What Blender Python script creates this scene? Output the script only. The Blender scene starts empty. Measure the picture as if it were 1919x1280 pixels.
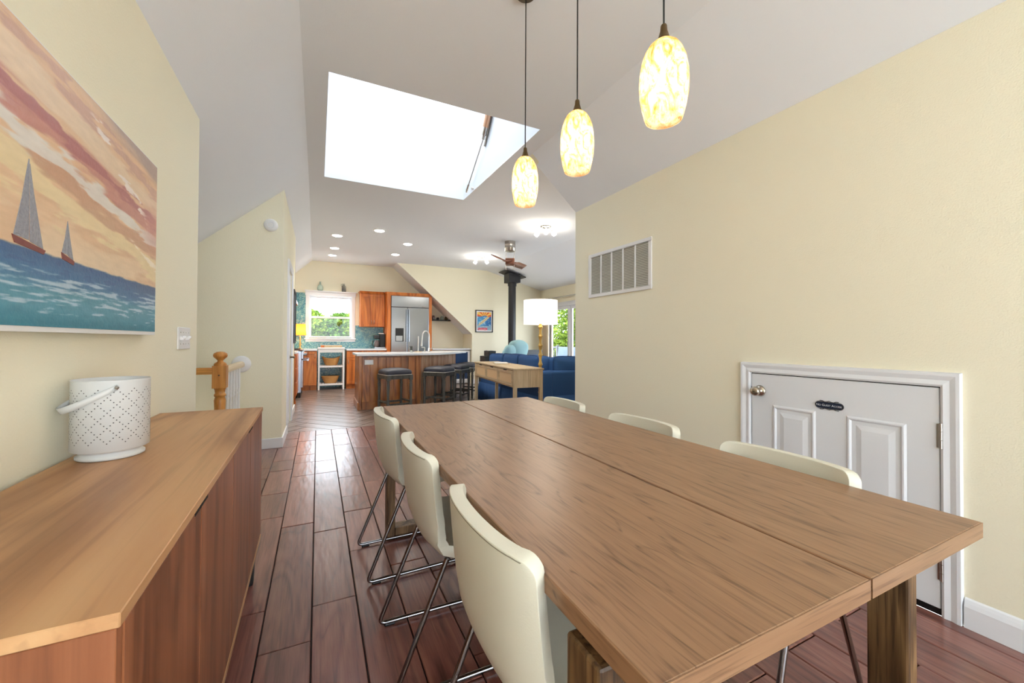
import bpy, bmesh, math, random
from mathutils import Vector, Matrix
random.seed(7)
S = bpy.context.scene
C = S.collection
PI = math.pi

# ------------------------------------------------------------------ camera, world, sun, exposure
YAW, PITCH, ROLL, CAMH, FPX = .4543, .0113, .005, 1.149, 745.7
def _cam():
    f = Vector((math.sin(YAW)*math.cos(PITCH), math.cos(YAW)*math.cos(PITCH), math.sin(PITCH)))
    r0 = Vector((math.cos(YAW), -math.sin(YAW), 0)); u0 = r0.cross(f)
    r = r0*math.cos(ROLL)+u0*math.sin(ROLL); u = -r0*math.sin(ROLL)+u0*math.cos(ROLL)
    cd = bpy.data.cameras.new('camera'); co = bpy.data.objects.new('camera', cd); C.objects.link(co)
    m = Matrix((r, u, -f)).transposed().to_4x4(); m.translation = (0, 0, CAMH)
    co.matrix_world = m
    cd.sensor_width = 36; cd.sensor_fit = 'HORIZONTAL'; cd.lens = FPX*36/1919
    cd.shift_y = -10.5/1919; cd.clip_start = .02; cd.clip_end = 300
    S.camera = co
_cam()
S.view_settings.view_transform = 'Standard'; S.view_settings.look = 'None'
S.view_settings.gamma = 1; S.view_settings.use_curve_mapping = False
S.view_settings.exposure = 1.16
S.cycles.max_bounces = 8; S.cycles.transmission_bounces = 6; S.cycles.glossy_bounces = 3
S.cycles.caustics_reflective = False; S.cycles.caustics_refractive = False; S.cycles.adaptive_threshold = .06
W = bpy.data.worlds.new('sky'); S.world = W; W.use_nodes = True
bg = W.node_tree.nodes['Background']; bg.inputs[0].default_value = (.80, .90, 1, 1); bg.inputs[1].default_value = 4.0
sun = bpy.data.lights.new('sun', 'SUN'); so = bpy.data.objects.new('sun', sun); C.objects.link(so)
sun.energy = 3; sun.angle = .12; sun.color = (1, .97, .92)
so.rotation_euler = Vector((.34, .80, -.46)).to_track_quat('-Z', 'Y').to_euler()
def portal(loc, rot, sx, sy):
    l = bpy.data.lights.new('daylight_portal', 'AREA'); l.shape = 'RECTANGLE'; l.size = sx; l.size_y = sy
    l.cycles.is_portal = True
    o = bpy.data.objects.new('daylight_portal', l); C.objects.link(o); o.location = loc; o.rotation_euler = rot
portal((.85, 3.87, 4.38), (0, 0, 0), 1.6, 1.95)            # skylight, facing down
portal((.29, 10.66, 1.68), (-PI/2, 0, 0), .9, .95)         # kitchen window, facing -Y
portal((5.82, 7.1, 1.05), (0, PI/2, 0), 2.1, 4.6)           # slider, facing -X
portal((.9, -2.26, 1.2), (PI/2, 0, 0), 2.6, 2.1)           # added opening behind the camera, facing +Y

# ------------------------------------------------------------------ helpers
def srgb(r, g, b):
    def f(c):
        c /= 255
        return c/12.92 if c <= .04045 else ((c+.055)/1.055)**2.4
    return (f(r), f(g), f(b), 1)

class MB:
    def __init__(s): s.v = []; s.f = []; s.sm = []
    def add(s, vs, fs, smooth=False):
        n = len(s.v); s.v += [tuple(v) for v in vs]
        for f in fs: s.f.append(tuple(i+n for i in f)); s.sm.append(smooth)
        return s
    def box(s, x0, x1, y0, y1, z0, z1):
        return s.add([(x0,y0,z0),(x1,y0,z0),(x1,y1,z0),(x0,y1,z0),(x0,y0,z1),(x1,y0,z1),(x1,y1,z1),(x0,y1,z1)],
                     [(0,3,2,1),(4,5,6,7),(0,1,5,4),(1,2,6,5),(2,3,7,6),(3,0,4,7)])
    def quad(s, a, b, c, d): return s.add([a,b,c,d], [(0,1,2,3)])
    def tube(s, pts, r, n=10, closed=False, caps=True):
        pts = [Vector(p) for p in pts]; m = len(pts); vs = []; up = None
        for i, p in enumerate(pts):
            a = pts[i-1] if (i > 0 or closed) else p; b = pts[(i+1) % m] if (i < m-1 or closed) else p
            t = (b-a).normalized()
            if up is None:
                up = Vector((0,0,1)) if abs(t.z) < .9 else Vector((1,0,0))
            side = t.cross(up).normalized(); up = side.cross(t).normalized()
            rr = r[i] if isinstance(r, (list, tuple)) else r
            for k in range(n):
                an = 2*PI*k/n; vs.append(p+side*math.cos(an)*rr+up*math.sin(an)*rr)
        fs = []
        for i in range(m if closed else m-1):
            j = (i+1) % m
            for k in range(n): fs.append((i*n+k, i*n+(k+1) % n, j*n+(k+1) % n, j*n+k))
        s.add(vs, fs, True)
        if caps and not closed:
            s.add(vs[:n], [tuple(range(n))][::1]); s.add(vs[-n:], [tuple(range(n))])
        return s
    def lathe(s, prof, c=(0,0,0), n=24, sx=1, sy=1, smooth=True, capt=False, capb=False):
        vs = []; m = len(prof)
        for r, z in prof:
            for k in range(n):
                a = 2*PI*k/n; vs.append((c[0]+r*sx*math.cos(a), c[1]+r*sy*math.sin(a), c[2]+z))
        fs = [(i*n+k, i*n+(k+1) % n, (i+1)*n+(k+1) % n, (i+1)*n+k) for i in range(m-1) for k in range(n)]
        s.add(vs, fs, smooth)
        if capb: s.add(vs[:n], [tuple(range(n-1, -1, -1))])
        if capt: s.add(vs[-n:], [tuple(range(n))])
        return s
    def prism(s, poly, z0, z1):
        n = len(poly)
        vs = [(x,y,z0) for x,y in poly]+[(x,y,z1) for x,y in poly]
        fs = [tuple(range(n-1,-1,-1)), tuple(range(n,2*n))]+[(i,(i+1)%n,n+(i+1)%n,n+i) for i in range(n)]
        return s.add(vs, fs)
    def wallpoly(s, poly, axis, a, b):
        """polygon in (h, z) extruded between a and b along axis ('x' or 'y')"""
        n = len(poly)
        mk = (lambda h,z,t:(t,h,z)) if axis == 'x' else (lambda h,z,t:(h,t,z))
        vs = [mk(h,z,a) for h,z in poly]+[mk(h,z,b) for h,z in poly]
        fs = [tuple(range(n-1,-1,-1)), tuple(range(n,2*n))]+[(i,(i+1)%n,n+(i+1)%n,n+i) for i in range(n)]
        return s.add(vs, fs)

def obj(name, mb, mat, parent=None, bev=0, seg=2, solid=0, sub=0):
    me = bpy.data.meshes.new(name); me.from_pydata(mb.v, [], mb.f)
    me.polygons.foreach_set('use_smooth', mb.sm); me.update()
    if bev or solid:
        bm = bmesh.new(); bm.from_mesh(me); bmesh.ops.remove_doubles(bm, verts=bm.verts, dist=1e-5)
        bmesh.ops.recalc_face_normals(bm, faces=bm.faces); bm.to_mesh(me); bm.free()
    if mat: me.materials.append(mat)
    o = bpy.data.objects.new(name, me); C.objects.link(o)
    if parent: o.parent = parent
    if solid:
        m = o.modifiers.new('thick', 'SOLIDIFY'); m.thickness = solid; m.offset = 0
    if bev:
        m = o.modifiers.new('bevel', 'BEVEL'); m.width = bev; m.segments = seg; m.limit_method = 'ANGLE'; m.angle_limit = .6
        if seg > 2: m.harden_normals = False
    if sub:
        m = o.modifiers.new('sub', 'SUBSURF'); m.levels = sub; m.render_levels = sub
    return o
def tag(o, label, cat, group=None):
    o['label'] = label; o['category'] = cat
    if group: o['group'] = group
    return o
def thing(name, label, cat, loc=(0,0,0), rz=0, group=None):
    o = bpy.data.objects.new(name, None); C.objects.link(o); o.location = loc; o.rotation_euler = (0,0,rz)
    o.empty_display_size = .1
    return tag(o, label, cat, group)
def struct(name, mb, mat, **k):
    o = obj(name, mb, mat, **k); o['kind'] = 'structure'; return o
def copy_thing(root, loc, rz=0, label=None):
    r = root.copy(); C.objects.link(r); r.location = loc; r.rotation_euler = (0,0,rz)
    if label: r['label'] = label
    for ch in root.children:
        c = ch.copy(); C.objects.link(c); c.parent = r
        for g in ch.children:
            d = g.copy(); C.objects.link(d); d.parent = c
    return r
def B(*a): return MB().box(*a)

# ------------------------------------------------------------------ materials
def new(name):
    m = bpy.data.materials.new(name); m.use_nodes = True
    nt = m.node_tree; return m, nt.nodes, nt.links, nt.nodes['Principled BSDF']
def plain(name, col, rough=.5, metal=0, bump=0, bscale=60, var=0, coat=0, trans=0, spec=.5):
    m, N, L, p = new(name)
    p.inputs['Base Color'].default_value = col; p.inputs['Roughness'].default_value = rough; p.inputs['Metallic'].default_value = metal
    p.inputs['Coat Weight'].default_value = coat; p.inputs['Transmission Weight'].default_value = trans
    p.inputs['Specular IOR Level'].default_value = spec
    if bump or var:
        tc = N.new('ShaderNodeTexCoord'); nz = N.new('ShaderNodeTexNoise'); nz.inputs['Scale'].default_value = bscale
        nz.inputs['Detail'].default_value = 3; L.new(tc.outputs['Object'], nz.inputs['Vector'])
        if bump:
            b = N.new('ShaderNodeBump'); b.inputs['Strength'].default_value = bump; b.inputs['Distance'].default_value = .004
            L.new(nz.outputs['Fac'], b.inputs['Height']); L.new(b.outputs['Normal'], p.inputs['Normal'])
        if var:
            mx = N.new('ShaderNodeMix'); mx.data_type = 'RGBA'
            mx.inputs[6].default_value = tuple(c*(1-var) for c in col[:3])+(1,); mx.inputs[7].default_value = tuple(min(1,c*(1+var)) for c in col[:3])+(1,)
            L.new(nz.outputs['Fac'], mx.inputs[0]); L.new(mx.outputs[2], p.inputs['Base Color'])
    return m
def emis(name, col, st):
    m, N, L, p = new(name)
    p.inputs['Base Color'].default_value = col; p.inputs['Emission Color'].default_value = col; p.inputs['Emission Strength'].default_value = st
    return m
def wood(name, cols, axis='Y', grain=18, stretch=14, rough=.4, bump=.15, rand=0, pores=.0, ring=.6, coat=0, rough2=None, scraped=0, cath=0):
    """cols: list of (pos, colour); grain runs along axis"""
    m, N, L, p = new(name)
    tc = N.new('ShaderNodeTexCoord'); src = tc.outputs['Object']
    if rand:
        oi = N.new('ShaderNodeObjectInfo'); ml = N.new('ShaderNodeMath'); ml.operation = 'MULTIPLY'; ml.inputs[1].default_value = 37
        L.new(oi.outputs['Random'], ml.inputs[0]); va = N.new('ShaderNodeVectorMath'); va.operation = 'ADD'
        L.new(src, va.inputs[0]); L.new(ml.outputs[0], va.inputs[1]); src = va.outputs[0]
    mp = N.new('ShaderNodeMapping'); sc = [grain]*3; sc['XYZ'.index(axis)] = grain/stretch; mp.inputs['Scale'].default_value = sc
    L.new(src, mp.inputs['Vector'])
    # slow cathedral figure
    mp2 = N.new('ShaderNodeMapping'); s2 = [grain*.22]*3; s2['XYZ'.index(axis)] = grain*.22/6; mp2.inputs['Scale'].default_value = s2
    L.new(src, mp2.inputs['Vector'])
    n0 = N.new('ShaderNodeTexNoise'); n0.inputs['Scale'].default_value = 1; n0.inputs['Detail'].default_value = 2; n0.inputs['Distortion'].default_value = .6
    L.new(mp2.outputs[0], n0.inputs['Vector'])
    mu = N.new('ShaderNodeMath'); mu.operation = 'MULTIPLY'; mu.inputs[1].default_value = 14; L.new(n0.outputs['Fac'], mu.inputs[0])
    fr = N.new('ShaderNodeMath'); fr.operation = 'PINGPONG'; fr.inputs[1].default_value = 1; L.new(mu.outputs[0], fr.inputs[0])
    n1 = N.new('ShaderNodeTexNoise'); n1.inputs['Scale'].default_value = 1; n1.inputs['Detail'].default_value = 6; n1.inputs['Roughness'].default_value = .65
    L.new(mp.outputs[0], n1.inputs['Vector'])
    mx = N.new('ShaderNodeMix'); mx.inputs[0].default_value = ring*.5
    L.new(n1.outputs['Fac'], mx.inputs[2]); L.new(fr.outputs[0], mx.inputs[3])
    rp = N.new('ShaderNodeValToRGB'); rp.color_ramp.elements[0].position = cols[0][0]; rp.color_ramp.elements[0].color = cols[0][1]
    rp.color_ramp.elements[1].position = cols[-1][0]; rp.color_ramp.elements[1].color = cols[-1][1]
    for ps, cl in cols[1:-1]:
        e = rp.color_ramp.elements.new(ps); e.color = cl
    L.new(mx.outputs[0], rp.inputs[0]); out = rp.outputs[0]
    if pores:
        mp3 = N.new('ShaderNodeMapping'); s3 = [grain*4.5]*3; s3['XYZ'.index(axis)] = grain*.16; mp3.inputs['Scale'].default_value = s3
        L.new(src, mp3.inputs['Vector'])
        n3 = N.new('ShaderNodeTexNoise'); n3.inputs['Scale'].default_value = 1; n3.inputs['Detail'].default_value = 2; L.new(mp3.outputs[0], n3.inputs['Vector'])
        r3 = N.new('ShaderNodeMapRange'); r3.inputs[1].default_value = .52; r3.inputs[2].default_value = .66; r3.inputs[3].default_value = 0; r3.inputs[4].default_value = pores
        L.new(n3.outputs['Fac'], r3.inputs[0])
        m3 = N.new('ShaderNodeMix'); m3.data_type = 'RGBA'; m3.blend_type = 'MULTIPLY'
        m3.inputs[7].default_value = (.25, .2, .16, 1); L.new(r3.outputs[0], m3.inputs[0]); L.new(out, m3.inputs[6]); out = m3.outputs[2]
    if cath:
        c1_ = N.new('ShaderNodeMapRange'); c1_.inputs[1].default_value = 0; c1_.inputs[2].default_value = .3; c1_.inputs[3].default_value = 1; c1_.inputs[4].default_value = 0; L.new(fr.outputs[0], c1_.inputs[0])
        mp5 = N.new('ShaderNodeMapping'); s5 = [grain*2.4]*3; s5['XYZ'.index(axis)] = grain*.12; mp5.inputs['Scale'].default_value = s5; L.new(src, mp5.inputs['Vector'])
        n5 = N.new('ShaderNodeTexNoise'); n5.inputs['Scale'].default_value = 1; n5.inputs['Detail'].default_value = 3; L.new(mp5.outputs[0], n5.inputs['Vector'])
        c2_ = N.new('ShaderNodeMapRange'); c2_.inputs[1].default_value = .42; c2_.inputs[2].default_value = .62; L.new(n5.outputs['Fac'], c2_.inputs[0])
        c3_ = N.new('ShaderNodeMath'); c3_.operation = 'MULTIPLY'; L.new(c1_.outputs[0], c3_.inputs[0]); L.new(c2_.outputs[0], c3_.inputs[1])
        c4_ = N.new('ShaderNodeMath'); c4_.operation = 'MULTIPLY'; c4_.inputs[1].default_value = cath; L.new(c3_.outputs[0], c4_.inputs[0])
        mc = N.new('ShaderNodeMix'); mc.data_type = 'RGBA'; mc.blend_type = 'MULTIPLY'; mc.inputs[7].default_value = (.32,.27,.23,1)
        L.new(c4_.outputs[0], mc.inputs[0]); L.new(out, mc.inputs[6]); out = mc.outputs[2]
    if rand:
        hs = N.new('ShaderNodeHueSaturation'); mr = N.new('ShaderNodeMapRange'); mr.inputs[3].default_value = 1-rand; mr.inputs[4].default_value = 1+rand
        L.new(oi.outputs['Random'], mr.inputs[0]); L.new(mr.outputs[0], hs.inputs['Value']); L.new(out, hs.inputs['Color']); out = hs.outputs[0]
    L.new(out, p.inputs['Base Color'])
    p.inputs['Roughness'].default_value = rough; p.inputs['Coat Weight'].default_value = coat; p.inputs['Coat Roughness'].default_value = .2
    h = n1.outputs['Fac']
    b = N.new('ShaderNodeBump'); b.inputs['Strength'].default_value = bump; b.inputs['Distance'].default_value = .002; L.new(h, b.inputs['Height'])
    nrm = b.outputs[0]
    if scraped:
        mp4 = N.new('ShaderNodeMapping'); s4 = [26, 26, 26]; s4['XYZ'.index(axis)] = 6; mp4.inputs['Scale'].default_value = s4; L.new(src, mp4.inputs['Vector'])
        n4 = N.new('ShaderNodeTexNoise'); n4.inputs['Scale'].default_value = 1; n4.inputs['Detail'].default_value = 1; L.new(mp4.outputs[0], n4.inputs['Vector'])
        b4 = N.new('ShaderNodeBump'); b4.inputs['Strength'].default_value = scraped; b4.inputs['Distance'].default_value = .006
        L.new(n4.outputs['Fac'], b4.inputs['Height']); L.new(nrm, b4.inputs['Normal']); nrm = b4.outputs[0]
    L.new(nrm, p.inputs['Normal'])
    if coat: L.new(nrm, p.inputs['Coat Normal'])
    return m
def vcol(name, rough=.5, bump=0):
    m, N, L, p = new(name)
    a = N.new('ShaderNodeAttribute'); a.attribute_name = 'paint'; L.new(a.outputs['Color'], p.inputs['Base Color']); p.inputs['Roughness'].default_value = rough
    if bump:
        tc = N.new('ShaderNodeTexCoord'); nz = N.new('ShaderNodeTexNoise'); nz.inputs['Scale'].default_value = 90; L.new(tc.outputs['Object'], nz.inputs['Vector'])
        b = N.new('ShaderNodeBump'); b.inputs['Strength'].default_value = bump; b.inputs['Distance'].default_value = .002
        L.new(nz.outputs['Fac'], b.inputs['Height']); L.new(b.outputs[0], p.inputs['Normal'])
    return m

M = {}
M['wall'] = plain('cream_wall_paint', srgb(244,237,212), .85, bump=.35, bscale=170)
M['ceil'] = plain('white_ceiling_paint', srgb(239,242,247), .9, bump=.12, bscale=150)
M['trim'] = plain('white_trim_paint', srgb(236,237,240), .45)
M['door'] = plain('white_door_paint', srgb(230,231,234), .5, bump=.05, bscale=90)
M['metal'] = plain('brushed_nickel', srgb(190,185,178), .28, 1)
M['steel'] = plain('stainless_steel', srgb(176,182,190), .24, 1, bump=.03, bscale=40)
M['chrome'] = plain('dark_chrome', srgb(150,148,148), .13, 1)
M['black'] = plain('black_plastic', srgb(22,22,24), .4)
M['dark'] = plain('dark_gap', srgb(14,11,10), .8)
M['iron'] = plain('black_stove_iron', srgb(38,39,44), .45, bump=.1, bscale=80)
M['bronze'] = plain('antique_bronze', srgb(95,75,45), .4, .7)
M['gold'] = plain('gold_leaf', srgb(204,168,92), .35, .45, var=.2, bscale=30)
M['leather'] = plain('ivory_leather', srgb(232,229,212), .42, bump=.12, bscale=300, spec=.4)
M['piping'] = plain('leather_seam', srgb(150,145,125), .6)
M['planks'] = wood('hand_scraped_plank', [(.2,srgb(92,52,46)),(.5,srgb(136,84,72)),(.8,srgb(166,112,96))], 'Y', 26, 14, .3, .12, rand=.2, pores=.35, ring=.3, scraped=.26, coat=.6, cath=.4)
M['grout'] = plain('dark_plank_joint', srgb(22,15,14), .8)
M['herring'] = wood('herringbone_plank', [(.25,srgb(96,80,72)),(.5,srgb(130,112,102)),(.75,srgb(152,134,124))], 'X', 18, 14, .36, .2, rand=.14, pores=.4, ring=.4, scraped=.15, coat=.5)
M['oak'] = wood('brown_oak_veneer', [(.2,srgb(140,104,78)),(.5,srgb(158,119,88)),(.8,srgb(168,130,98))], 'Y', 46, 34, .34, .12, pores=.32, ring=.08, cath=.75)
M['oakleg'] = wood('brown_oak_leg', [(.3,srgb(70,48,26)),(.5,srgb(118,88,56)),(.72,srgb(140,108,72))], 'Z', 30, 14, .5, .3, pores=.8, ring=.7)
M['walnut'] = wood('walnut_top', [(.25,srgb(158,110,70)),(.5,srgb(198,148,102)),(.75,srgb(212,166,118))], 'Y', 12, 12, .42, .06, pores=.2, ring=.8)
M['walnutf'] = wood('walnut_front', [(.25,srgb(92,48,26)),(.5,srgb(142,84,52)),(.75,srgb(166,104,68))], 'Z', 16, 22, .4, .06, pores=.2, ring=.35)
M['cherry'] = wood('knotty_cherry', [(.25,srgb(150,78,28)),(.5,srgb(200,112,46)),(.75,srgb(218,136,64))], 'Z', 12, 10, .38, .05, pores=.15, ring=.6)
M['island'] = wood('knotty_island_board', [(.25,srgb(104,56,22)),(.5,srgb(158,94,42)),(.75,srgb(186,124,66))], 'Z', 12, 10, .3, .05, rand=.3, pores=.15, ring=.6)
LO = [(.25,srgb(176,150,114)),(.5,srgb(200,176,140)),(.75,srgb(212,190,156))]
M['lightoak'] = wood('pale_console_oak', LO, 'Y', 24, 20, .5, .1, pores=.3, ring=.15)
M['lightoakz'] = wood('pale_console_oak_upright', LO, 'Z', 24, 20, .5, .1, pores=.3, ring=.15)
M['oakx'] = wood('brown_oak_edge_band', [(.25,srgb(128,94,68)),(.5,srgb(146,110,80)),(.75,srgb(158,122,92))], 'X', 40, 26, .4, .15, pores=.5, ring=.1)
M['honey'] = wood('honey_oak', [(.25,srgb(178,108,40)),(.5,srgb(214,146,70)),(.75,srgb(226,164,88))], 'Z', 18, 12, .35, .05, pores=.2, ring=.4)
M['greywood'] = wood('weathered_grey_wood', [(.25,srgb(52,50,46)),(.5,srgb(84,82,76)),(.75,srgb(104,102,96))], 'Z', 24, 10, .5, .2, pores=.4, ring=.3)
M['fan'] = wood('fan_mahogany', [(.25,srgb(88,46,28)),(.5,srgb(128,72,44)),(.75,srgb(146,88,56))], 'X', 18, 10, .35, .05, ring=.4)
M['darkwood'] = plain('dark_stained_wood', srgb(40,38,36), .5, var=.25, bscale=14)
M['stone'] = plain('pale_quartz_counter', srgb(226,228,230), .2, var=.05, bscale=25)
M['white'] = plain('white_lacquer', srgb(238,236,234), .4)
M['navy'] = plain('navy_leather', srgb(48,50,62), .5, bump=.15, bscale=120)
M['sofa'] = plain('blue_slipcover', srgb(38,80,134), .85, bump=.3, bscale=220, var=.1)
M['aqua'] = plain('aqua_pillow_velvet', srgb(160,200,205), .8, bump=.2, bscale=120)
M['shade'] = plain('white_linen_shade', srgb(250,248,244), .9)
M['curtain'] = plain('cream_curtain', srgb(232,212,180), .9, bump=.2, bscale=120)
M['wicker'] = plain('wicker', srgb(206,152,88), .6, bump=.9, bscale=110, var=.3)
M['rattan'] = plain('woven_cane', srgb(222,190,146), .6, bump=.8, bscale=260, var=.15)
M['lantern'] = plain('white_enamel', srgb(222,222,220), .45)
M['brassknob'] = plain('satin_nickel', srgb(190,180,165), .25, 1)
M['nail'] = plain('nailhead_trim', srgb(215,210,205), .3, .8)
M['green'] = plain('sea_glass', srgb(206,226,208), .1, trans=.35)
M['clear'] = plain('clear_bottle', srgb(240,243,236), .06, trans=.92)
M['deck'] = plain('grey_deck_board', srgb(178,170,160), .8, var=.1)
M['rail'] = plain('dark_deck_rail', srgb(72,74,80), .6)
M['patio'] = plain('grey_patio_fabric', srgb(84,98,112), .7)
M['bounce_ground'] = plain('light_bounce_ground', srgb(226,224,216), .95, var=.08, bscale=3)  # sand tone kept pale to bounce sunlight up onto the ceilings
M['bark'] = plain('bark', srgb(84,70,56), .9, var=.3, bscale=20)
M['carafe'] = plain('carafe_glass', srgb(120,110,110), .1, .3)

def glass(name, tint=(1,1,1,1)):
    m, N, L, p = new(name)
    t = N.new('ShaderNodeBsdfTransparent'); t.inputs[0].default_value = tint
    g = N.new('ShaderNodeBsdfGlossy'); g.inputs['Roughness'].default_value = .02
    mx = N.new('ShaderNodeMixShader'); mx.inputs[0].default_value = .02
    L.new(t.outputs[0], mx.inputs[1]); L.new(g.outputs[0], mx.inputs[2]); L.new(mx.outputs[0], N['Material Output'].inputs[0])
    return m
M['glass'] = glass('window_glass'); M['skyglass'] = glass('dimmed_skylight_glass', (.70,.70,.69,1))  # skylight tint added to dim the daylight in the shaft
def leaf(name, c1, c2):
    m, N, L, p = new(name)
    tc = N.new('ShaderNodeTexCoord'); nz = N.new('ShaderNodeTexNoise'); nz.inputs['Scale'].default_value = 5; nz.inputs['Detail'].default_value = 4
    L.new(tc.outputs['Object'], nz.inputs['Vector'])
    mx = N.new('ShaderNodeValToRGB'); mx.color_ramp.elements[0].position = .35; mx.color_ramp.elements[0].color = c1
    mx.color_ramp.elements[1].position = .65; mx.color_ramp.elements[1].color = c2
    L.new(nz.outputs['Fac'], mx.inputs[0]); L.new(mx.outputs[0], p.inputs['Base Color']); p.inputs['Roughness'].default_value = .7; p.inputs['Specular IOR Level'].default_value = .15
    tr = N.new('ShaderNodeBsdfTranslucent'); L.new(mx.outputs[0], tr.inputs[0])
    ms = N.new('ShaderNodeMixShader'); ms.inputs[0].default_value = .35
    L.new(p.outputs[0], ms.inputs[1]); L.new(tr.outputs[0], ms.inputs[2]); L.new(ms.outputs[0], N['Material Output'].inputs[0])
    return m
M['leaf1'] = leaf('yellow_green_leaves', srgb(58,92,30), srgb(150,172,66))
M['leaf2'] = leaf('mid_green_leaves', srgb(44,80,34), srgb(116,150,62))
def tilemat():
    m, N, L, p = new('teal_glass_mosaic')
    tc = N.new('ShaderNodeTexCoord'); v = N.new('ShaderNodeTexVoronoi'); v.inputs['Scale'].default_value = 48
    L.new(tc.outputs['Object'], v.inputs['Vector'])
    n = N.new('ShaderNodeTexNoise'); n.inputs['Scale'].default_value = 7; n.inputs['Detail'].default_value = 3; L.new(tc.outputs['Object'], n.inputs['Vector'])
    s = N.new('ShaderNodeSeparateColor'); L.new(v.outputs['Color'], s.inputs[0])
    mx = N.new('ShaderNodeMix'); mx.inputs[0].default_value = .5; L.new(s.outputs[0], mx.inputs[2]); L.new(n.outputs['Fac'], mx.inputs[3])
    r = N.new('ShaderNodeValToRGB'); e = r.color_ramp.elements
    e[0].position = .15; e[0].color = srgb(58,108,130); e[1].position = .9; e[1].color = srgb(196,212,190)
    for ps, cl in ((.4,srgb(84,140,152)),(.6,srgb(116,164,166)),(.75,srgb(152,184,176))):
        k = e.new(ps); k.color = cl
    L.new(mx.outputs[0], r.inputs[0]); L.new(r.outputs[0], p.inputs['Base Color']); p.inputs['Roughness'].default_value = .2
    b = N.new('ShaderNodeBump'); b.inputs['Strength'].default_value = .4; b.inputs['Distance'].default_value = .003
    L.new(v.outputs['Distance'], b.inputs['Height']); L.new(b.outputs[0], p.inputs['Normal'])
    return m
M['tile'] = tilemat()
def swirl():
    m, N, L, p = new('amber_swirl_glass')
    tc = N.new('ShaderNodeTexCoord'); mp = N.new('ShaderNodeMapping'); mp.inputs['Scale'].default_value = (10,10,6); mp.inputs['Rotation'].default_value = (.6,.5,0)
    L.new(tc.outputs['Object'], mp.inputs[0])
    w = N.new('ShaderNodeTexNoise'); w.inputs['Scale'].default_value = 2.6; w.inputs['Detail'].default_value = 9; w.inputs['Roughness'].default_value = .7; w.inputs['Distortion'].default_value = 2.5
    L.new(mp.outputs[0], w.inputs['Vector'])
    r = N.new('ShaderNodeValToRGB'); e = r.color_ramp.elements
    e[0].position = .34; e[0].color = srgb(196,142,88); e[1].position = .56; e[1].color = srgb(244,226,200)
    k = e.new(.44); k.color = srgb(226,188,142)
    L.new(w.outputs['Fac'], r.inputs[0]); L.new(r.outputs[0], p.inputs['Base Color']); p.inputs['Roughness'].default_value = .15
    tr = N.new('ShaderNodeBsdfTranslucent'); L.new(r.outputs[0], tr.inputs[0])
    ms = N.new('ShaderNodeMixShader'); ms.inputs[0].default_value = .8
    L.new(p.outputs[0], ms.inputs[1]); L.new(tr.outputs[0], ms.inputs[2])
    tp = N.new('ShaderNodeBsdfTransparent'); L.new(r.outputs[0], tp.inputs[0])
    m2 = N.new('ShaderNodeMixShader'); m2.inputs[0].default_value = .28
    L.new(ms.outputs[0], m2.inputs[1]); L.new(tp.outputs[0], m2.inputs[2]); L.new(m2.outputs[0], N['Material Output'].inputs[0])
    return m
M['swirl'] = swirl()
M['bulb'] = emis('lit_bulb', (1,.92,.8,1), 10)
M['bulbsoft'] = emis('lit_spot_bulb', (1,.9,.74,1), 25)
M['can'] = emis('lit_recessed_lens', (1,.95,.86,1), 14)
def translucent(name, col, f=.7):
    m, N, L, p = new(name); p.inputs['Base Color'].default_value = col; p.inputs['Roughness'].default_value = .9
    tr = N.new('ShaderNodeBsdfTranslucent'); tr.inputs[0].default_value = col
    ms = N.new('ShaderNodeMixShader'); ms.inputs[0].default_value = f
    L.new(p.outputs[0], ms.inputs[1]); L.new(tr.outputs[0], ms.inputs[2]); L.new(ms.outputs[0], N['Material Output'].inputs[0])
    return m
M['shade'] = translucent('white_linen_shade', srgb(250,248,244), .6)
M['amber'] = translucent('amber_lamp_shade', srgb(238,150,60), .7)
def lamp(name, loc, e, col=(1,.86,.66), r=.03, kind='POINT', parent=None, **k):
    l = bpy.data.lights.new(name, kind); l.energy = e; l.color = col
    if kind in ('POINT','SPOT'): l.shadow_soft_size = r
    for a, b in k.items(): setattr(l, a, b)
    o = bpy.data.objects.new(name, l); C.objects.link(o); o.location = loc
    if parent: o.parent = parent
    return o

# ------------------------------------------------------------------ the shell
XL, XR = -.645, 2.372
YBK, YN, YB = -2.2, 9.9, 10.6
XE, YRE = 5.75, 3.38
def ZC(y): return 2.93 if y < 3 else 2.93+.0128*(y-3)
def XC(y): return -.105 if y < 5 else -.105-.006*(y-5)
SKX0, SKX1, SKY0, SKY1 = .05, 1.67, 2.9, 4.86
T = .12
# ceiling: flat field with the skylight opening, left and right slopes
cm = MB(); ys = [YBK-T, SKY0, YRE, SKY1, 7.5, YN, YB+T]
for a, b in zip(ys, ys[1:]):
    za, zb = ZC(a), ZC(b)
    def q(x0a, x0b, x1a, x1b):
        cm.quad((x0a,a,za),(x0b,b,zb),(x1b,b,zb),(x1a,a,za))
    right = 1.83 if b <= YRE+.01 else (4.07 if b <= YN+.01 else 1.72)
    if SKY0-.01 <= a < SKY1-.01:
        q(XC(a), XC(b), SKX0, SKX0); q(SKX1, SKX1, right, right)
    else:
        q(XC(a), XC(b), right, right)
    # left slope down to the stair side
    zl = 2.456-.878*1.35
    cm.quad((XC(a),a,za),(XC(b),b,zb),(XL-1.35,b,zl),(XL-1.35,a,zl))
    if b <= YRE+.01: cm.quad((1.83,a,za),(1.83,b,zb),(XR+.14,b,2.468-.117),(XR+.14,a,2.468-.117))
    elif b <= YN+.01: cm.quad((4.07,a,za),(4.07,b,zb),(XE+.12,b,2.545),(XE+.12,a,2.545))
    else: cm.quad((1.72,a,za),(1.72,b,zb),(3.78,b,1.21),(3.78,a,1.21))
struct('ceiling', cm, M['ceil'])
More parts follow.
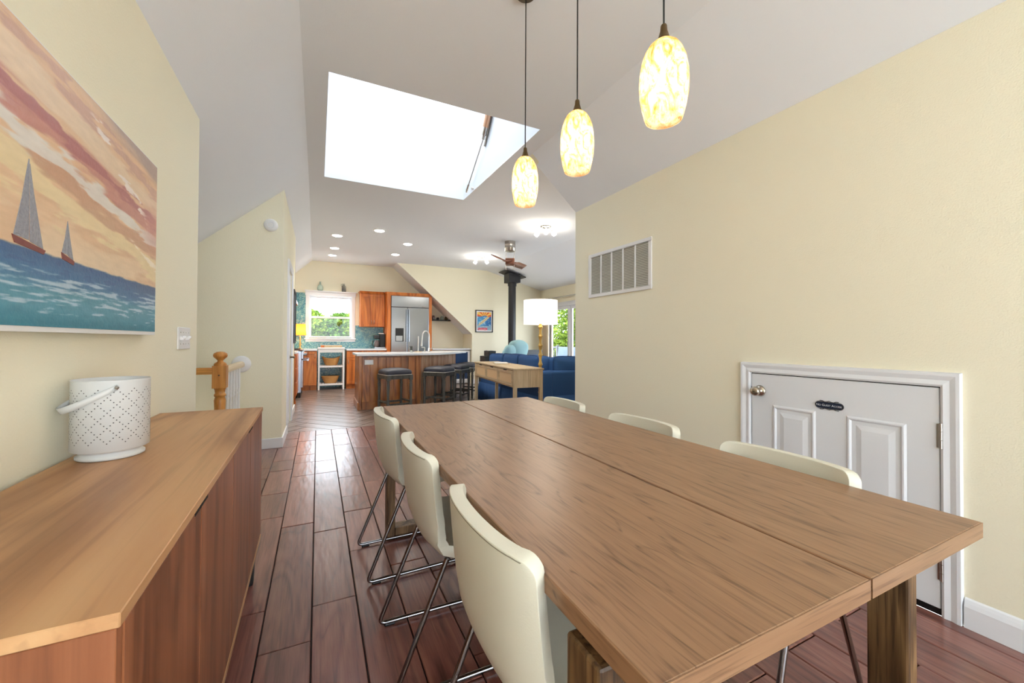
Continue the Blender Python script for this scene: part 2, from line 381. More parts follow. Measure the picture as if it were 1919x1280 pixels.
# skylight shaft
sh = MB(); zt = 4.42
sh.quad((SKX0,SKY1,ZC(SKY1)),(SKX1,SKY1,ZC(SKY1)),(SKX1,SKY1,zt),(SKX0,SKY1,zt)); sh.quad((SKX0,SKY0,2.93),(SKX0,SKY0,zt),(SKX1,SKY0,zt),(SKX1,SKY0,2.93))
sh.quad((SKX0,SKY0,2.93),(SKX0,SKY1,ZC(SKY1)),(SKX0,SKY1,zt),(SKX0,SKY0,zt)); sh.quad((SKX1,SKY0,2.93),(SKX1,SKY0,zt),(SKX1,SKY1,zt),(SKX1,SKY1,ZC(SKY1)))
struct('wall_skylight_shaft', sh, M['ceil'])
w = struct('window_3', MB().box(SKX0-.06,SKX0,SKY0-.06,SKY1+.06,4.42,4.5).box(SKX1,SKX1+.06,SKY0-.06,SKY1+.06,4.42,4.5).box(SKX0,SKX1,SKY0-.06,SKY0,4.42,4.5).box(SKX0,SKX1,SKY1,SKY1+.06,4.42,4.5), M['trim'])
obj('skylight_pane', B(SKX0,SKX1,SKY0,SKY1,4.455,4.465), M['skyglass'], w)
# walls
struct('wall_left', MB().wallpoly([(YBK-T,0),(2.94,0),(2.94,2.456),(YBK-T,2.456)],'x',XL-T,XL), M['wall'])
struct('wall_right', MB().wallpoly([(YBK-T,0),(YRE,0),(YRE,2.468),(YBK-T,2.468)],'x',XR,XR+T), M['wall'])
struct('wall_living_near', MB().wallpoly([(XR+.06,0),(XE+T,0),(XE+T,2.6),(4.07,3.0),(1.8,3.0),(1.83,2.93),(XR+.06,2.45)],'y',YRE-.06,YRE), M['wall'])
# wall behind the camera, with an unseen opening added to brighten the ceiling
struct('wall_behind', MB().box(XL-T,-.4,YBK-T,YBK,0,3).box(2.2,XR+T,YBK-T,YBK,0,3).box(-.4,2.2,YBK-T,YBK,0,.12).box(-.4,2.2,YBK-T,YBK,2.25,3), M['wall'])
# stair partition facing the camera and the hall side wall behind it
def zs(x): return 2.456+.878*(x-XL)
XS = -.335
struct('wall_stair', MB().wallpoly([(-2.0,-2.6),(XS,-2.6),(XS,zs(XS)+.08),(-2.0,zs(-2.0)+.08)],'y',4.89,4.89+T), M['wall'])
struct('wall_stair_outer', MB().box(-2.1,-1.98,2.8,5.0,-2.6,1.4), M['wall'])
struct('wall_stair_near', MB().box(-2.1,XL-T+.001,2.82,2.94,-2.6,2.4), M['wall'])
D2A, D2B = 5.62, 6.42
struct('wall_hall', MB().box(XS-T,XS,5.01,D2A,0,zs(XS)+.08).box(XS-T,XS,D2B,7.3,0,zs(XS)+.08).box(XS-T,XS,D2A,D2B,2.05,zs(XS)+.08).box(-1.1,XS,7.2,7.3,0,2.4), M['wall'])
struct('wall_kitchen_left', B(-1.07,-.95,7.2,YB,0,2.3), M['wall'])
WX0, WX1, WZ0, WZ1 = -.19, .76, 1.18, 2.2
struct('wall_kitchen_back', MB().box(-1.1,WX0,YB,YB+T,0,3.1).box(WX1,3.8,YB,YB+T,0,3.1).box(WX0,WX1,YB,YB+T,0,WZ0).box(WX0,WX1,YB,YB+T,WZ1,3.1), M['wall'])
struct('wall_living_far', MB().wallpoly([(3.66,0),(XE+T,0),(XE+T,2.545),(4.07,3.03),(1.72,3.03),(3.66,1.31)],'y',YN,YN+.05).box(3.66,3.72,YN+.05,YB,0,1.32), M['wall'])
SA, SB, SZ = 4.77, 9.42, 2.10
struct('wall_living_right', MB().box(XE,XE+T,YRE,SA,0,2.6).box(XE,XE+T,SB,YN+.1,0,2.6).box(XE,XE+T,SA,SB,SZ,2.6), M['wall'])
# backsplash tile, flush panels on the kitchen wall
struct('wall_backsplash', MB().box(-.94,-.262,YB-.012,YB,.93,2.252).box(-.262,.84,YB-.012,YB,.93,1.10).box(.84,1.53,YB-.012,YB,.93,1.50), M['tile'])
struct('wall_cart_niche', B(-.01,.61,YB-.014,YB-.002,.0,.93), M['tile'])

# ------------------------------------------------------------------ floors
sub = struct('floor', MB().box(-.76,XR,YBK,5.6,-.08,-.012).box(XR,XE,YRE,5.6,-.08,-.012), M['grout'])
PW = .1775; rng = random.Random(3)
def plank(x0, x1, y0, y1):
    g = .0022; z = rng.uniform(-.0012,.0012)
    obj('plank', B(x0+g,x1-g,y0+g,y1-g,-.012,z), M['planks'], sub, bev=.0025, seg=1)
k = -5
while True:
    x0 = -.011+PW*k; x1 = x0+PW; k += 1
    if x0 > XE: break
    a, b = max(x0,-.76), min(x1,XE)
    if b-a < .02: continue
    ystart = YBK if a < XR-.02 else YRE
    if a < XR < b: b = XR if a < XR-.03 else b
    if a < XL and b < XL: ystart = 2.95
    y = ystart-rng.uniform(0,.6); 
    while y < 5.6:
        L_ = rng.choice([.3,.42,.58,.78,1.05])*rng.uniform(.9,1.1)
        if x0 > XR: L_ = 1.2
        y1 = y+L_
        if 5.6-y1 < .2: y1 = 5.6
        if min(y1,5.6)-max(y,ystart) > .03: plank(a, b, max(y,ystart), min(y1,5.6))
        y = y1
subk = struct('floor_kitchen', MB().box(XS-.03,XE,5.6,YB,-.08,-.012).box(-.95,XS,7.3,YB,-.08,-.012), M['grout'])
def clip(poly, ax, lim, keep_greater):
    out = []; n = len(poly)
    for i in range(n):
        p, q_ = poly[i], poly[(i+1)%n]; ip = (p[ax] >= lim) == keep_greater; iq = (q_[ax] >= lim) == keep_greater
        if ip: out.append(p)
        if ip != iq:
            t = (lim-p[ax])/(q_[ax]-p[ax]); out.append((p[0]+t*(q_[0]-p[0]), p[1]+t*(q_[1]-p[1])))
    return out
HW, HL = .2, 1.0; ca = math.cos(PI/4)
for i in range(-40, 41):
    for j in range(-12, 13):
        ox, oy = i*HW+j*HL, i*HW-j*HL
        for kind in (0, 1):
            g = .0045
            if kind == 0: r = (ox+g, ox+HL-g, oy+g, oy+HW-g)
            else: r = (ox+HL+g, ox+HL+HW-g, oy+HW-HL+g, oy+HW-g)
            poly = [(r[0],r[2]),(r[1],r[2]),(r[1],r[3]),(r[0],r[3])]
            poly = [((x-y)*ca+2.0, (x+y)*ca+8.0) for x, y in poly]
            for ax, lim, kg in ((0,XS-.03,True),(0,XE,False),(1,5.603,True),(1,YB,False)):
                poly = clip(poly, ax, lim, kg)
                if not poly: break
            if len(poly) < 3: continue
            ar = abs(sum(poly[m][0]*poly[(m+1)%len(poly)][1]-poly[(m+1)%len(poly)][0]*poly[m][1] for m in range(len(poly))))/2
            if ar < .004: continue
            cx = sum(p[0] for p in poly)/len(poly); cy = sum(p[1] for p in poly)/len(poly)
            # local frame: grain along local X
            an = PI/4 if kind == 0 else 3*PI/4
            loc = [((x-cx)*math.cos(-an)-(y-cy)*math.sin(-an), (x-cx)*math.sin(-an)+(y-cy)*math.cos(-an)) for x, y in poly]
            o = obj('herringbone_plank', MB().prism(loc,-.012,rng.uniform(-.0006,.0006)), M['herring'], subk)
            o.location = (cx,cy,0); o.rotation_euler = (0,0,an)
# stair treads going down beyond the railing
st = struct('floor_stairs', MB(), M['planks'])
for i in range(6):
    obj('tread', B(-1.98,-.78,3.0+.27*i,3.3+.27*i,-.2-.18*i-.04,-.2-.18*i), M['planks'], st)

# ------------------------------------------------------------------ baseboards and casings
def base_x(name, x, y0, y1, side):
    """baseboard along Y on a wall at x; side = +1 sticks toward +x"""
    a = x; prof = [(0,0),(.016,0),(.016,.085),(.011,.1),(.006,.112),(0,.118)]
    mb = MB(); n = len(prof)
    vs = [(a+side*p,y0,z) for p,z in prof]+[(a+side*p,y1,z) for p,z in prof]
    mb.add(vs,[tuple(range(n)),tuple(range(n,2*n))]+[(i,(i+1)%n,n+(i+1)%n,n+i) for i in range(n)])
    return struct(name, mb, M['trim'])
base_x('baseboard_right_near', XR, YBK, .652, -1); base_x('baseboard_right_far', XR, 1.60, YRE, -1)
base_x('baseboard_left', XL, YBK, 2.94, 1)
struct('baseboard_stair', MB().box(-.66,XS,4.875,4.89,0,.105), M['trim'], bev=.004)
struct('baseboard_hall', MB().box(XS,XS+.014,6.5,7.31,0,.105).box(XS,XS+.014,4.876,5.54,0,.105), M['trim'], bev=.004)
struct('baseboard_living', MB().box(3.66,XE,YN-.015,YN,0,.11), M['trim'], bev=.004)

def casing_x(x, y0, y1, z0, z1, w_, side, parent, prof=((0,.012),(.010,.018),(.03,.014),(.05,.02),(.062,.02),(.066,0))):
    """three mitred mouldings round an opening on a wall x=const"""
    mb = MB()
    def ring(p, h): return [(y1+p*w_/.066,z0),(y1+p*w_/.066,z1+p*w_/.066),(y0-p*w_/.066,z1+p*w_/.066),(y0-p*w_/.066,z0)], h
    rows = [ring(0,0)]+[ring(p,h) for p,h in prof]
    vs = []
    for pts, h in rows: vs += [(x+side*h,y,z) for y,z in pts]
    fs = []
    for i in range(len(rows)-1):
        for k_ in range(3): fs.append((i*4+k_,i*4+k_+1,(i+1)*4+k_+1,(i+1)*4+k_))
    mb.add(vs, fs); mb.add([vs[i*4] for i in range(len(rows))],[tuple(range(len(rows)))]); mb.add([vs[i*4+3] for i in range(len(rows))],[tuple(range(len(rows)))])
    return obj('casing', mb, M['trim'], parent)

# ------------------------------------------------------------------ door_1: low attic access door on the right wall
d1 = struct('door_1', MB(), M['door'])
DY0, DY1, DZ = .717, 1.534, .962
casing_x(XR, DY0, DY1, 0, DZ, .062, -1, d1)
obj('threshold', B(XR-.004,XR,DY0,DY1,0,.03), M['black'], d1)
obj('door_gap', B(XR-.0015,XR-.0005,DY0,DY1,.03,DZ), M['dark'], d1)
dp = MB(); xf = XR-.008
dp.box(xf,XR-.001,DY0+.004,DY1-.004,.028,DZ-.005)
slab = obj('door_slab', dp, M['door'], d1, bev=.002, seg=1)
def raised(y0, y1, z0, z1):
    mb = MB(); rows = [(0,-.0005),(.008,-.007),(.014,-.007),(.022,.001),(.034,.001),(.062,-.006)]
    vs = []
    for ins, h in rows:
        vs += [(xf+h,y0+ins,z0+ins),(xf+h,y1-ins,z0+ins),(xf+h,y1-ins,z1-ins),(xf+h,y0+ins,z1-ins)]
    fs = [(i*4+k_,i*4+(k_+1)%4,(i+1)*4+(k_+1)%4,(i+1)*4+k_) for i in range(len(rows)-1) for k_ in range(4)]
    fs.append(tuple(range((len(rows)-1)*4,len(rows)*4)))
    mb.add(vs, fs); return obj('door_panel', mb, M['door'], d1)
raised(1.185,1.405,.09,.785); raised(.825,1.05,.09,.785)
kn = MB(); kn.lathe([(.0,0),(.031,.0),(.033,.004),(.024,.010),(.013,.014),(.012,.032),(.022,.036),(.027,.046),(.026,.058),(.018,.064),(.007,.065),(0,.065)], n=24)
knob = obj('door_knob', kn, M['brassknob'], d1); knob.location = (xf,1.478,.858); knob.rotation_euler = (0,-PI/2,0)
obj('knob_slot', B(xf-.067,xf-.064,1.472,1.484,.8565,.8595), M['black'], knob).matrix_parent_inverse = knob.matrix_basis.inverted()
obj('strike_plate', B(XR-.006,XR-.0005,1.532,1.5355,.84,.88), M['black'], d1)
for z in (.755,.2):
    h = MB()
    for q_ in range(3): h.tube([(xf-.006,DY0-.002,z-.052+q_*.036),(xf-.006,DY0-.002,z-.052+q_*.036+.0335)],.0065,8)
    h.box(xf-.003,xf-.0002,DY0,DY0+.012,z-.05,z+.05)
    obj('hinge', h, M['metal'], d1)
# sign
sg = thing('door_sign', 'small dark navy oval sign reading No Guest Access on low white door', 'sign', (xf,1.1235,.8225))
def stadium(hw, hh, n=10):
    return [(hw-hh+hh*math.cos(-PI/2+PI*i/n), hh*math.sin(-PI/2+PI*i/n)) for i in range(n+1)]+[(-hw+hh+hh*math.cos(PI/2+PI*i/n), hh*math.sin(PI/2+PI*i/n)) for i in range(n+1)]
def yz(poly, x0, x1):
    n = len(poly); vs = [(x0,-a,b) for a,b in poly]+[(x1,-a,b) for a,b in poly]
    return MB().add(vs,[tuple(range(n)),tuple(range(n,2*n))]+[(i,(i+1)%n,n+(i+1)%n,n+i) for i in range(n)])
M['signrim'] = plain('pewter_sign_rim', srgb(96,92,92), .4, .6); M['signface'] = plain('navy_sign_face', srgb(20,32,54), .5)
obj('sign_rim', yz(stadium(.0635,.0175), -.004, 0), M['signrim'], sg); obj('sign_face', yz(stadium(.061,.015), -.006, -.003), M['signface'], sg)
for s_ in (-1,1):
    orn = MB()
    for t_ in (-1,1): orn.tube([(-.003,t_*.006,s_*.0185),(-.003,t_*.02,s_*.0165),(-.003,t_*.03,s_*.0215),(-.003,t_*.042,s_*.022)],.0022,6)
    orn.tube([(-.003,.006*math.cos(a*PI/4),s_*.018+.004*math.sin(a*PI/4)) for a in range(8)],.0018,6,closed=True)
    obj('scroll_ornament', orn, M['signrim'], sg)
def text(name, body, size, mat, parent, loc, rot, sx=1):
    cu = bpy.data.curves.new(name,'FONT'); cu.body = body; cu.size = size; cu.align_x = 'CENTER'; cu.align_y = 'CENTER'; cu.extrude = .0003; cu.small_caps_scale = .78
    t = bpy.data.objects.new(name, cu); C.objects.link(t); 
    if body.upper() != body:
        for i, ch in enumerate(body):
            if ch.islower(): cu.body_format[i].use_small_caps = True
    dg = bpy.context.evaluated_depsgraph_get(); me = bpy.data.meshes.new_from_object(t.evaluated_get(dg)); bpy.data.objects.remove(t)
    me.materials.clear(); me.materials.append(mat)
    o = bpy.data.objects.new(name, me); C.objects.link(o); o.parent = parent; o.location = loc; o.rotation_euler = rot; o.scale = (sx,1,1); return o
M['ink'] = plain('white_sign_ink', srgb(225,228,232), .6)
text('sign_lettering', 'No Guest Access', .0155, M['ink'], sg, (-.0066,0,0), (PI/2,0,-PI/2))

# ------------------------------------------------------------------ return-air vent on the right wall
vt = thing('air_vent', 'white return air vent grille with five louvred bays on yellow wall', 'vent', (XR,2.74,1.77))
VW, VH = .405, .208
fr = MB()
fr.box(-.012,0,-VW,VW,VH-.03,VH).box(-.012,0,-VW,VW,-VH,-VH+.03).box(-.012,0,-VW,-VW+.035,-VH+.03,VH-.03).box(-.012,0,VW-.035,VW,-VH+.03,VH-.03)
obj('frame', fr, M['white'], vt, bev=.004)
M['ventback'] = plain('vent_filter', srgb(172,170,158), .9)
obj('backing', B(-.002,-.0005,-VW+.03,VW-.03,-VH+.03,VH-.03), M['ventback'], vt)
bw = (2*VW-.07)/5
for i in range(1,5):
    y = -VW+.035+bw*i; obj('mullion', B(-.011,-.002,y-.006,y+.006,-VH+.03,VH-.03), M['white'], vt)
sl = MB(); nsl = 26
for i in range(nsl):
    z = -VH+.03+(2*VH-.06)*(i+.5)/nsl
    sl.add([(-.003,-VW+.035,z+.005),(-.003,VW-.035,z+.005),(-.0085,VW-.035,z-.003),(-.0085,-VW+.035,z-.003)],[(0,1,2,3)])
M['slat'] = plain('vent_louvre', srgb(206,203,190), .6)
o = obj('louvres', sl, M['slat'], vt); o['kind'] = 'stuff'

# ------------------------------------------------------------------ painting on the left wall
def picture(name, w_, h_, nx, ny, fn, parent, mat, place):
    me = bpy.data.meshes.new(name); vs = []; cols = []
    for j in range(ny+1):
        for i in range(nx+1):
            s_, t_ = i/nx, j/ny; vs.append(place(s_*w_, t_*h_)); cols.append(fn(s_*w_, t_*h_))
    fs = [(j*(nx+1)+i, j*(nx+1)+i+1, (j+1)*(nx+1)+i+1, (j+1)*(nx+1)+i) for j in range(ny) for i in range(nx)]
    me.from_pydata(vs, [], fs); a = me.color_attributes.new('paint', 'FLOAT_COLOR', 'POINT')
    a.data.foreach_set('color', [c for col in cols for c in srgb(*[max(0,min(255,q)) for q in col])])
    me.materials.append(mat); o = bpy.data.objects.new(name, me); C.objects.link(o); o.parent = parent; return o
from mathutils import noise as NZ
def lerp(a, b, t): return tuple(x+(y-x)*t for x, y in zip(a, b))
def sm(a, b, x):
    t = max(0, min(1, (x-a)/(b-a))); return t*t*(3-2*t)
def inpoly(x, y, poly):
    r = False; n = len(poly)
    for i in range(n):
        (x1,y1),(x2,y2) = poly[i], poly[(i+1)%n]
        if (y1 > y) != (y2 > y) and x < (x2-x1)*(y-y1)/(y2-y1)+x1: r = not r
    return r
PY0, PY1, PZ0, PZ1 = .78, 2.125, 1.177, 1.857     # canvas face; s runs along +Y
def sea_painting(s_, t_):
    y, z = PY0+s_, PZ0+t_
    n1 = NZ.fractal(Vector((y*2.2,z*14,1)),1,2,4); n2 = NZ.fractal(Vector((y*5,z*34,4)),1,2,4); n3 = NZ.fractal(Vector((y*16,z*60,9)),1,2,3)
    hz = 1.357; edge_ = hz+.003*n3
    sea = None; bl_ = sm(-.003,.003,z-edge_)
    if bl_ < 1:
        d = max(0,(hz-z)/(hz-PZ0))
        c = lerp((34,88,150),(46,110,168),sm(0,.25,d)); c = lerp(c,(66,150,178),sm(.25,.6,d+.12*n1)); c = lerp(c,(30,132,160),sm(.7,1,d))
        c = lerp(c,(70,86,120),.45*sm(1.7,2.1,y)*sm(.5,0,d))
        n5 = NZ.fractal(Vector((y*9,z*120,7)),1,2,5); f = sm(.05,.6,n5+.6*n2-abs(d-.42)*1.5+.22)*sm(.12,.3,d)
        c = lerp(c,(186,210,222),f*.85)
        f2 = sm(.1,.5,n5+.4*n2-abs(d-.64)*3+.1); c = lerp(c,(176,206,222),f2*.7)
        c = lerp(c,(24,64,130),.5*sm(.1,.5,n3)*sm(.45,.1,d))
        c = tuple(q+9*n3 for q in c); sea = c
    if bl_ > 0:
        u_ = max(0,(z-hz)/(PZ1-hz))
        q_ = z+.10*(y-1.6)                    # streaks slope slightly
        c = lerp((238,204,160),(236,186,132),sm(0,.3,u_)); c = lerp(c,(228,172,118),.6*sm(.05,.3,n1+.1))
        c = lerp(c,(240,214,150),sm(.1,.5,n2+.9-abs(q_-1.50)*16)*.8)
        c = lerp(c,(206,142,98),sm(.05,.35,n1+.7-abs(q_-1.555)*18)*.75)
        c = lerp(c,(226,218,206),sm(.1,.4,n2+.75-abs(q_-1.592)*24)*.9)
        c = lerp(c,(206,118,98),sm(.1,.4,n1+.9-abs(q_-1.655)*22)*.85)
        c = lerp(c,(188,96,90),sm(.1,.4,n2+.85-abs(q_-1.672)*34)*.9)
        c = lerp(c,(238,206,164),sm(.0,.4,n1+.6-abs(q_-1.74)*13)*.8)
        c = lerp(c,(210,150,124),sm(.1,.4,n2+.4-abs(q_-1.80)*14)*.7)
        c = lerp(c,(150,130,136),.55*sm(1.82,1.87,q_+.03*n1))
        c = lerp(c,(214,132,112),sm(1.9,2.12,y)*sm(.2,.45,u_)*sm(.75,.5,u_)*.6)
        w_ = sm(.18,.4,n2+n3*.5+.25-abs(z-1.70+.5*(y-1.83))*16)*sm(1.55,1.65,y)*sm(2.05,1.95,y)
        c = lerp(c,(244,228,216),w_*.9)
        w_ = sm(.1,.35,n2+.3-abs(z-1.47+.25*(y-2.0))*40)*sm(1.85,1.92,y); c = lerp(c,(250,232,204),w_*.9)
        c = tuple(q+7*n3 for q in c)
        if sea: c = lerp(sea,c,bl_)
    gm = sum(c)/3; c = tuple(gm+(q-gm)*.78+4 for q in c)
    return c
def boat(y, z0, hgt, wd):
    main = [(y-.45*wd,z0+.012),(y-.22*wd,z0+hgt*.52),(y-.03*wd,z0+hgt),(y-.01*wd,z0+hgt),(y+.02*wd,z0+.010)]; jib = [(y+.05*wd,z0+.008),(y+.01*wd,z0+hgt*.95),(y+.16*wd,z0+hgt*.62),(y+.5*wd,z0)]
    return ([(main,(150,150,156)),(jib,(128,130,142))], [(y-.5*wd,z0+.012),(y+.58*wd,z0-.002),(y+.52*wd,z0-.013),(y-.42*wd,z0-.005)])
BOATS = [boat(1.318,1.366,.198,.112), boat(1.479,1.362,.10,.058)]
pt = thing('sailboat_painting', 'large canvas painting of two sailboats on blue sea at orange sunset', 'painting', (XL,(PY0+PY1)/2,PZ0))
M['canvas'] = vcol('sea_painting_paint', .4, .5)
yc = (PY0+PY1)/2
obj('canvas_edge', B(.001,.0385,PY0-yc-.004,PY1-yc+.004,-.013,PZ1-PZ0+.004), M['white'], pt)
picture('canvas', PY1-PY0, PZ1-PZ0, 520, 280, sea_painting, pt, M['canvas'], lambda a, b: (.040, a+PY0-yc, b))

M['sailpaint'] = plain('grey_sail_paint', srgb(150,150,158), .45, bump=.8, bscale=120, var=.3); M['hullpaint'] = plain('red_brown_hull_paint', srgb(128,62,56), .5, var=.3)
def dab(name, poly, mat, parent, x0=.0401, x1=.0409):
    n = len(poly); vs = [(x0,a-yc,b-PZ0) for a,b in poly]+[(x1,a-yc,b-PZ0) for a,b in poly]
    return obj(name, MB().add(vs,[tuple(range(n)),tuple(range(n,2*n))]+[(i,(i+1)%n,n+(i+1)%n,n+i) for i in range(n)]), M[mat], parent)
for sail, hull in BOATS:
    for pl, cl in sail: dab('painted_sail', pl, 'sailpaint', pt)
    dab('painted_hull', hull, 'hullpaint', pt, .0401, .0413)
# ------------------------------------------------------------------ four-gang light switch
sw = thing('light_switch', 'white four gang toggle light switch plate on wall beyond painting', 'switch', (XL,2.675,1.152))
obj('plate', B(0,.007,-.105,.105,-.058,.058), M['white'], sw, bev=.005, seg=3)
for i in range(4):
    y = -.069+.046*i
    obj('toggle', MB().add([(.007,y-.005,-.010),(.007,y+.005,-.010),(.007,y+.005,.012),(.007,y-.005,.012),(.020,y-.004,(.004 if i%2 else -.008)),(.020,y+.004,(.004 if i%2 else -.008)),(.020,y+.004,(.011 if i%2 else -.001)),(.020,y-.004,(.011 if i%2 else -.001))],[(0,1,5,4),(1,2,6,5),(2,3,7,6),(3,0,4,7),(4,5,6,7)]), M['white'], sw)
    for z in (-.03,.03):
        sc = MB().lathe([(.0,.0085),(.003,.0085),(.003,.006)], n=8); o = obj('screw', sc, M['metal'], sw); o.location = (0,y,z); o.rotation_euler = (0,PI/2,0)

# ------------------------------------------------------------------ sideboard
SBH = .81
sb = thing('sideboard', 'long walnut sideboard with plain doors along the left wall', 'sideboard', (-.429,1.494,0), math.radians(.9))
hx, hy = .2, .84
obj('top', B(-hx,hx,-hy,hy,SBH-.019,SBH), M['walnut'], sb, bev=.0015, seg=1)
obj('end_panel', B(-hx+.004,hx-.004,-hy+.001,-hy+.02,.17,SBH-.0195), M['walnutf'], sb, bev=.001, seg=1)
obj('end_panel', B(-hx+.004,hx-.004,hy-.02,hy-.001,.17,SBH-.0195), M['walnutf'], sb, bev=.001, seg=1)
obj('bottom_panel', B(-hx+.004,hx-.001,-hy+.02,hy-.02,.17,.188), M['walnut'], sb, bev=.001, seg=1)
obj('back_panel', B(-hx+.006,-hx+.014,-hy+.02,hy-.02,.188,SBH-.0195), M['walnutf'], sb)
dw = (2*hy-.042)/4
for i in range(4):
    y0 = -hy+.021+dw*i
    d = obj('door', B(hx-.022,hx-.003,y0+.0015,y0+dw-.0015,.190,SBH-.0225), M['walnutf'], sb, bev=.0015, seg=1)
    yn = y0+dw-.03 if i % 2 == 0 else y0+.03
    obj('finger_pull', B(hx-.012,hx-.0022,yn-.028,yn+.028,SBH-.029,SBH-.0228), M['dark'], d)
obj('interior', B(hx-.05,hx-.026,-hy+.021,hy-.021,.188,SBH-.02), M['dark'], sb)
for y in (-hy+.12,hy-.12):
    for x in (-hx+.05,hx-.035):
        g = .016
        obj('leg', MB().add([(x-.022,y-.022,.17),(x+.022,y-.022,.17),(x+.022,y+.022,.17),(x-.022,y+.022,.17),(x-g,y-g,.012),(x+g,y-g,.012),(x+g,y+g,.012),(x-g,y+g,.012)],[(0,1,2,3),(4,7,6,5),(0,4,5,1),(1,5,6,2),(2,6,7,3),(3,7,4,0)]), M['darkwood'], sb)
        obj('foot_pad', MB().lathe([(.014,0),(.014,.012)], (x,y,0), 10, capb=True, capt=True), M['black'], sb)

# ------------------------------------------------------------------ perforated lantern on the sideboard
ln = thing('lantern', 'white perforated metal lantern with strap handle on walnut sideboard', 'lantern', (-.534,1.547,SBH))
R_ = .083
obj('body', MB().lathe([(R_-.006,.024),(R_,.028),(R_,.219),(R_+.0015,.222),(R_-.002,.223),(R_-.004,.22),(R_-.004,.03),(0,.03)], n=64), M['lantern'], ln)
obj('base_ring', MB().lathe([(0,0),(R_-.016,0),(R_-.010,.003),(R_-.010,.010),(R_-.018,.014),(R_-.018,.020),(R_-.006,.024)], n=64), M['lantern'], ln)
pf = MB(); nd = 14; z0, z1 = .05, .20
def hole(a, z):
    if not (z0-.001 <= z <= z1+.001): return
    r = .0016; cx, cy = math.cos(a), math.sin(a); vs = []
    for k_ in range(6):
        b_ = 2*PI*k_/6; t_ = r*math.cos(b_); vs.append(((R_+.0004)*cx-t_*cy,(R_+.0004)*cy+t_*cx,z+r*math.sin(b_)))
    pf.add(vs,[tuple(range(6))])
cell = 2*PI/nd; hz_ = .042; per = 6
for i in range(nd):
    for j in range(-1,6):
        for k_ in range(per):
            f_ = k_/per; hole((i+f_)*cell, z0+j*hz_+f_*hz_); hole((i+f_)*cell, z0+(j+1)*hz_-f_*hz_)
o = obj('perforations', pf, plain('perforation_dark', srgb(96,94,92), .8), ln); o['kind'] = 'stuff'
# strap handle folded down toward the near-left side; pivots on the +x / -x sides
hd = MB(); pts = []; aim = math.radians(205); px_ = Vector((math.cos(aim),math.sin(aim),0)); sd = Vector((-px_.y,px_.x,0))
vs = []; nn = 18
for i in range(nn+1):
    th = PI*i/nn; lat = math.cos(th)*(R_+.003); out_ = math.sin(th)*(R_+.022)
    c_ = sd*lat+px_*out_*.98+Vector((0,0,.203-.062*math.sin(th)))
    wdt = .009; dn = Vector((0,0,1))*wdt*.9+px_*wdt*.45*math.sin(th)
    vs += [c_+dn, c_-dn]
hd.add(vs,[(2*i,2*i+1,2*i+3,2*i+2) for i in range(nn)], True)
obj('handle', hd, M['lantern'], ln, solid=.002)
for s_ in (-1,1):
    rv = MB().lathe([(0,.006),(.004,.005),(.005,.001),(.005,0)], n=12); o = obj('rivet', rv, M['metal'], ln)
    o.location = sd*s_*(R_+.004)+Vector((0,0,.203)); o.rotation_euler = (sd*s_).to_track_quat('Z','Y').to_euler()

# ------------------------------------------------------------------ dining table
TX, TY = .866, 1.449
tb = thing('dining_table', 'large brown oak dining table with split top and plank legs', 'table', (TX,TY,0), math.radians(-.15))
obj('tabletop_leaf', B(-.502,-.003,-1.1,1.1,.705,.74), M['oak'], tb, bev=.002, seg=1)
obj('tabletop_leaf', B(.003,.502,-1.1,1.1,.705,.74), M['oak'], tb, bev=.002, seg=1)
for s_ in (-1,1):
    for a, b in ((-.5015,-.0032),(.0032,.5015)): obj('edge_band', B(a,b,*sorted((s_*1.0995,s_*1.1012)),.7055,.7393), M['oakx'], tb)
obj('leaf_gap', B(-.003,.003,-1.09,1.09,.706,.714), M['dark'], tb)
for s_ in (-1,1):
    y0, y1 = sorted((s_*.997, s_*.912))
    for x0, x1 in ((-.502,-.457),(.435,.48)):
        obj('leg', B(x0,x1,y0,y1,0,.685), M['oakleg'], tb, bev=.006)
    obj('floor_rail', B(-.457,.435,y0+.004,y1-.004,0,.065), M['oakleg'], tb, bev=.004)
    obj('top_rail', B(-.457,.435,y0+.004,y1-.004,.63,.68), M['oakleg'], tb, bev=.004)
    obj('spacer', B(-.46,.44,y0+.02,y1-.02,.68,.7048), M['black'], tb)

